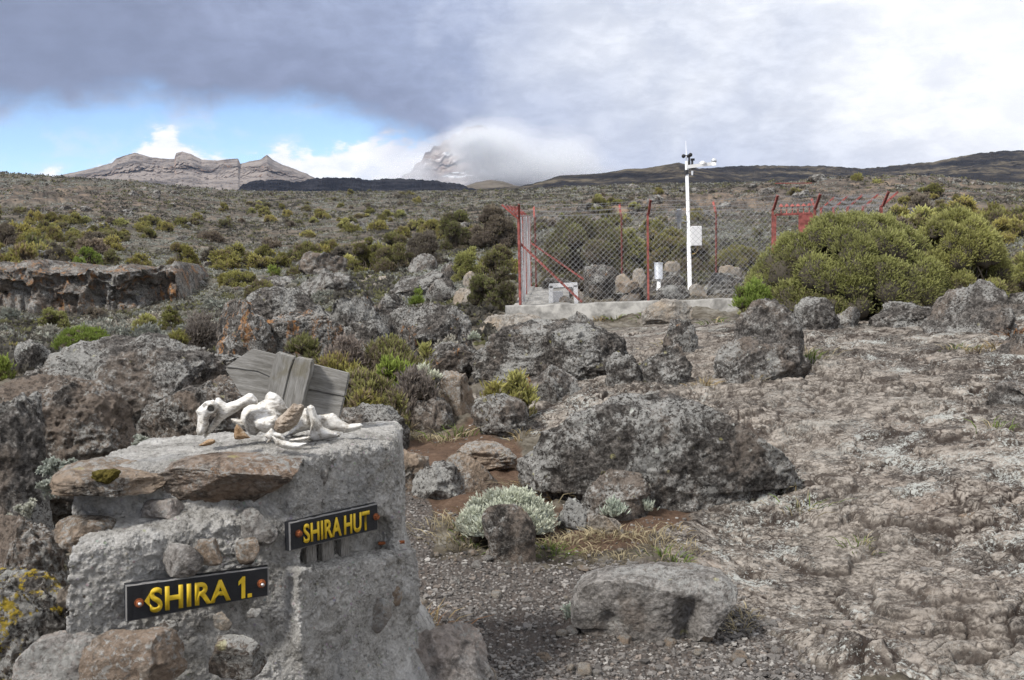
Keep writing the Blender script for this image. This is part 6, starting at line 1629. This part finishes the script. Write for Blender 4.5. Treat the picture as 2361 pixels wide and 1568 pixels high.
# ---- grass: tufts of bent blades, one object
def grass():
    rg = np.random.default_rng(9); Vs, Ts = [], []
    ST = np.array([.40, .345, .225]); GR = np.array([.135, .19, .045]); RD = np.array([.30, .165, .085]); BR = np.array([.33, .25, .13])
    tufts = [(1005, 1218, 60, .10, ST, .9), (1030, 1235, 80, .09, ST, .9), (1060, 1215, 60, .10, ST, .7), (1062, 1252, 70, .08, ST, .6), (1090, 1262, 60, .07, GR, .4), (1100, 1180, 40, .10, BR, .5), (1180, 1272, 70, .06, GR, .4), (1210, 1268, 60, .07, ST, .6),
             (1255, 1262, 80, .08, ST, .6), (1275, 1272, 140, .06, GR, .05), (1300, 1262, 80, .08, ST, .6), (1330, 1250, 70, .08, ST, .7), (1370, 1240, 70, .07, ST, .5), (1405, 1240, 80, .08, ST, .5), (1440, 1235, 70, .09, ST, .5), (1340, 1285, 50, .06, ST, .7), (1435, 1292, 60, .06, ST, .6), (1375, 1280, 50, .06, ST, .7),
             (1495, 1240, 60, .09, ST, .8), (1515, 1262, 80, .10, ST, .7), (1530, 1285, 60, .07, GR, .4), (1560, 1303, 120, .06, GR, .25), (1585, 1270, 50, .08, ST, .7), (1305, 1148, 120, .14, BR, .5), (1290, 1140, 40, .20, ST, .9), (1215, 1125, 60, .11, ST, .6), (1245, 1128, 40, .10, BR, .5),
             (950, 1012, 70, .10, ST, .85), (985, 1016, 80, .09, ST, .85), (1025, 1018, 50, .08, ST, .8), (1056, 1008, 90, .14, GR, .4), (1165, 1005, 60, .09, BR, .6), (1205, 1002, 60, .09, BR, .7), (1222, 905, 90, .16, RD, .5), (1215, 918, 40, .12, GR, .4),
             (965, 1470, 120, .10, RD, .5), (985, 1492, 80, .08, BR, .5), (955, 1445, 60, .10, BR, .5), (1005, 1510, 40, .07, ST, .8), (1705, 1425, 60, .05, ST, .5), (1725, 1438, 40, .05, ST, .8), (1695, 1455, 50, .05, ST, .8),
             (1845, 1180, 60, .10, GR, .6), (1985, 1262, 70, .07, GR, .5), (1860, 838, 90, .14, GR, .2), (1868, 825, 50, .16, ST, .6), (1620, 888, 70, .09, BR, .4), (1700, 872, 50, .07, BR, .5), (2205, 805, 70, .09, GR, .5), (2250, 812, 80, .10, BR, .5), (2290, 806, 60, .09, BR, .5), (2345, 775, 120, .16, RD, .3),
             (1415, 738, 60, .14, GR, .1), (1495, 738, 80, .18, GR, .05), (1385, 740, 50, .12, BR, .5), (2300, 985, 60, .10, GR, .4), (1330, 835, 50, .09, RD, .5), (1400, 838, 60, .10, BR, .7), (1140, 828, 50, .08, RD, .5), (1650, 745, 50, .14, GR, .5), (1440, 1000, 30, .1, BR, .4), (20, 1180, 200, .12, GR, .2), (80, 1165, 200, .13, GR, .3), (130, 1120, 120, .14, GR, .25), (40, 1150, 80, .15, RD, .5),
             (1560, 1220, 40, .06, BR, .6), (1655, 1075, 30, .07, BR, .5), (1790, 1140, 30, .08, BR, .6), (1580, 1080, 30, .08, BR, .6), (620, 830, 30, .10, BR, .5), (1750, 870, 40, .07, BR, .6), (1540, 800, 40, .12, ST, .7), (1480, 880, 40, .07, ST, .7)]
    for px, py, n, h, col, dry in tufts:
        n = max(12, int(n * .62)); dry *= .8
        P, ok = hit(px, py); p0 = P[0]; sp = h * .75
        o = rg.normal(size=(n, 2)) * np.array([sp, sp * .8]); bx, by = p0[0] + o[:, 0], p0[1] + o[:, 1]; bz = G(bx, by) - .004
        C = np.stack([bx, by, bz], -1)
        D = nrmz(np.concatenate([o / sp * .45 + rg.normal(size=(n, 2)) * .35, np.ones((n, 1))], 1))
        L = h * rg.uniform(.5, 1.25, n); w = rg.uniform(.0016, .0034, n) * max(1, p0[1] / 5.0)
        s = nrmz(np.cross(D, rg.normal(size=(n, 3)))); out = nrmz(np.concatenate([D[:, :2], np.zeros((n, 1))], 1))
        m_ = C + D * (L * .55)[:, None]; t_ = C + D * (L * .9)[:, None] + out * (L * .38)[:, None] - UP * (L * .12)[:, None]
        v = np.stack([C - s * w[:, None], C + s * w[:, None], m_ + s * (w * .8)[:, None], m_ - s * (w * .8)[:, None], t_ + s * (w * .15)[:, None], t_ - s * (w * .15)[:, None]], 1)
        c = np.where(rg.random((n, 1)) < dry, ST if col is not RD else RD, col) * rg.uniform(.7, 1.25, (n, 1))
        Vs.append(v.reshape(-1, 3)); Ts.append(np.stack([c * .6, c * .6, c, c, c * 1.1, c * 1.1], 1).reshape(-1, 3))
    V = np.concatenate(Vs); T = np.concatenate(Ts); k = np.arange(len(V) // 6)[:, None] * 6
    Fq = np.concatenate([k + np.array([[0, 1, 2, 3]]), k + np.array([[3, 2, 4, 5]])])
    tag(obj('grass', mesh('grass', V, Fq, M['grass'], True, {'tint': T})), kind='stuff')
grass()

# ---- gravel: loose chippings, one object; larger loose stones are things
def gravel():
    rg = np.random.default_rng(3); n = 78000
    a = rg.uniform(-.16, .42, n); rr = 3.2 + (9.5 - 3.2) * rg.random(n) ** 1.7
    x = rr * np.sin(a); y = rr * np.cos(a); z = G(x, y); px, py = proj(np.stack([x, y, z], -1))
    g = Z_GRAV(px, py); s_ = Z_SLAB(px, py); o_ = Z_SOIL(px, py)
    cl = fbm(np.stack([x * 2.2, y * 2.2, 0 * x], -1), 4, 501, .6)
    pr = np.clip(g * (.62 + 1.0 * cl) + .10 * s_ * (cl > .1) + .22 * o_ * (cl > 0), 0, 1)
    kp = rg.random(n) < pr
    x, y, z = x[kp], y[kp], z[kp]; n = len(x)
    s = np.clip(rg.lognormal(math.log(.0050), .45, n), .0025, .020)
    V0, F0 = cubesphere(2); V0 = V0 / np.abs(V0).max(1, keepdims=True) ** .45
    m_ = len(V0)
    jit = 1 + .28 * rg.normal(size=(n, m_, 1)).clip(-1, 1)
    sc = s[:, None] * np.stack([rg.uniform(.7, 1.35, n), rg.uniform(.7, 1.35, n), rg.uniform(.35, .8, n)], -1)
    v = V0[None] * jit * sc[:, None, :]
    th = rg.uniform(0, 6.28, n); c_, n_ = np.cos(th)[:, None], np.sin(th)[:, None]
    v = np.stack([v[..., 0] * c_ - v[..., 1] * n_, v[..., 0] * n_ + v[..., 1] * c_, v[..., 2]], -1)
    v += np.stack([x, y, z + sc[:, 2] * .3], -1)[:, None, :]
    pal = np.array([(.13, .12, .111), (.175, .162, .15), (.24, .225, .208), (.08, .074, .069), (.19, .162, .14), (.33, .313, .29)])
    col = pal[rg.choice(6, n, p=[.3, .26, .14, .16, .09, .05])] * rg.uniform(.8, 1.2, (n, 1))
    Fq = (F0[None] + (np.arange(n) * m_)[:, None, None]).reshape(-1, 4)
    m, nb, p = newmat('gravel', .93, .15); cc = nb.attr('tint')
    f_ = nb.noise(nb.add('ShaderNodeTexCoord').outputs['Object'], 160, 5, .7)
    nb.put(p.inputs['Base Color'], nb.mix(1.0, cc, nb.mix(f_, (.6, .6, .6), (1.4, 1.4, 1.4)), 'MULTIPLY'))
    tag(obj('gravel', mesh('gravel', v.reshape(-1, 3), Fq, m, False, {'tint': np.repeat(col, m_, 0)})), kind='stuff')
gravel()
px_ = np.concatenate([RG.uniform(920, 1330, 24), RG.uniform(1250, 1800, 26), RG.uniform(1000, 1600, 22)]); py_ = np.concatenate([RG.uniform(1180, 1400, 24), RG.uniform(1430, 1560, 26), RG.uniform(1270, 1330, 22)])
P, ok = hit(px_, py_)
scatter('stone', P, np.clip(RG.lognormal(math.log(.045), .35, len(P)), .028, .10), -.12)
for a in [(1585, 1645, 1452, 1484, 'flat tan stone under the right end of the loose block', 'rock_tan'), (1035, 1062, 1330, 1352, 'grey cobble on the gravel between cairn and loose block', 'rock_pinkgrey'), (2200, 2260, 1180, 1215, 'stone set in the slab at the right', 'rock_tan')]:
    boulder(a[0], a[1], a[2], a[3], a[4], a[5], None, .8, cat='stone', name='stone', rough=.4)
# ------------------------------------------------------------------ air: thin haze, and cloud wrapped round the far peak
def volume(name, col, dens, aniso=.2):
    m = bpy.data.materials.new(name); m.use_nodes = True; m.node_tree.nodes.clear()
    n = NB(m.node_tree); v = n.add('ShaderNodeVolumePrincipled', None, {'Color': col, 'Density': dens, 'Anisotropy': aniso})
    o = n.add('ShaderNodeOutputMaterial'); n.L.new(v.outputs[0], o.inputs['Volume'])
    return m
V, Fq = box((0, 0, 0), (9600, 9600, 1000.0))
hz = obj('haze', mesh('haze', V, Fq, volume('haze_air', (.55, .70, 1.0), 3.6e-5), False), None, (0, 0, 1000 / 2 - 60))
tag(hz, kind='stuff')
def cloud(px, row, Y, w, h, dens, seed, col=(.97, .98, 1.0)):
    rg = np.random.default_rng(seed); V, Fq = cubesphere(14); parts = []
    c0 = at(px, row, Y)
    q = V * np.array([w / 2, w / 2.6, h / 2]) * (1 + .45 * fbm(V * 1.7 + seed, 4, seed)[:, None])
    m = volume('cloud_air', col, dens, .0)
    o = obj('cloud', mesh('cloud', q, Fq, m, True), None, tuple(c0)); return tag(o, kind='stuff')
_s = 4750 / F
_rg = np.random.default_rng(4)
for i_ in range(34):
    if i_ < 22: px, row = (_rg.uniform(1075, 1150), _rg.uniform(305, 350)) if i_ < 7 else (_rg.uniform(1100, 1360), _rg.uniform(335, 420))
    else: px, row = _rg.uniform(860, 985), _rg.uniform(350, 430)
    k_ = .55 if i_ >= 22 else 1.0
    cloud(px, row, 4400 + _rg.uniform(-140, 140), _rg.uniform(90, 220) * _s * k_, _rg.uniform(40, 95) * _s * k_, _rg.uniform(.0010, .0022), 900 + i_, (.97, .98, 1.0) if i_ < 22 else (.97, .98, 1.0))
for i_, (px, row, w, h, dn) in enumerate([(1040, 414, 220, 34, .0030), (1000, 352, 60, 34, .0012), (1085, 345, 80, 90, .0035), (960, 400, 90, 40, .0022), (1210, 368, 280, 120, .0045), (1150, 340, 140, 90, .0040), (1280, 400, 260, 60, .0035), (1130, 385, 120, 70, .0025), (930, 392, 110, 60, .0035), (1100, 308, 110, 50, .0045), (600, 372, 60, 22, .0016), (640, 378, 70, 24, .0010)]):
    for kk, (sc_, f_) in enumerate(((1.25, .16), (1.0, .22), (.78, .28), (.55, .34))):
        m_ = 1 if px > 900 else .65
        cloud(px + 14 * kk * (-1) ** i_, row + 3 * kk, 4350 - 8 * kk if px > 900 else 2950 - 5 * kk, w * _s * m_ * sc_, h * _s * m_ * sc_, dn * f_, 950 + i_ * 7 + kk, (.97, .98, 1.0) if px > 1090 else (.97, .98, 1.0))
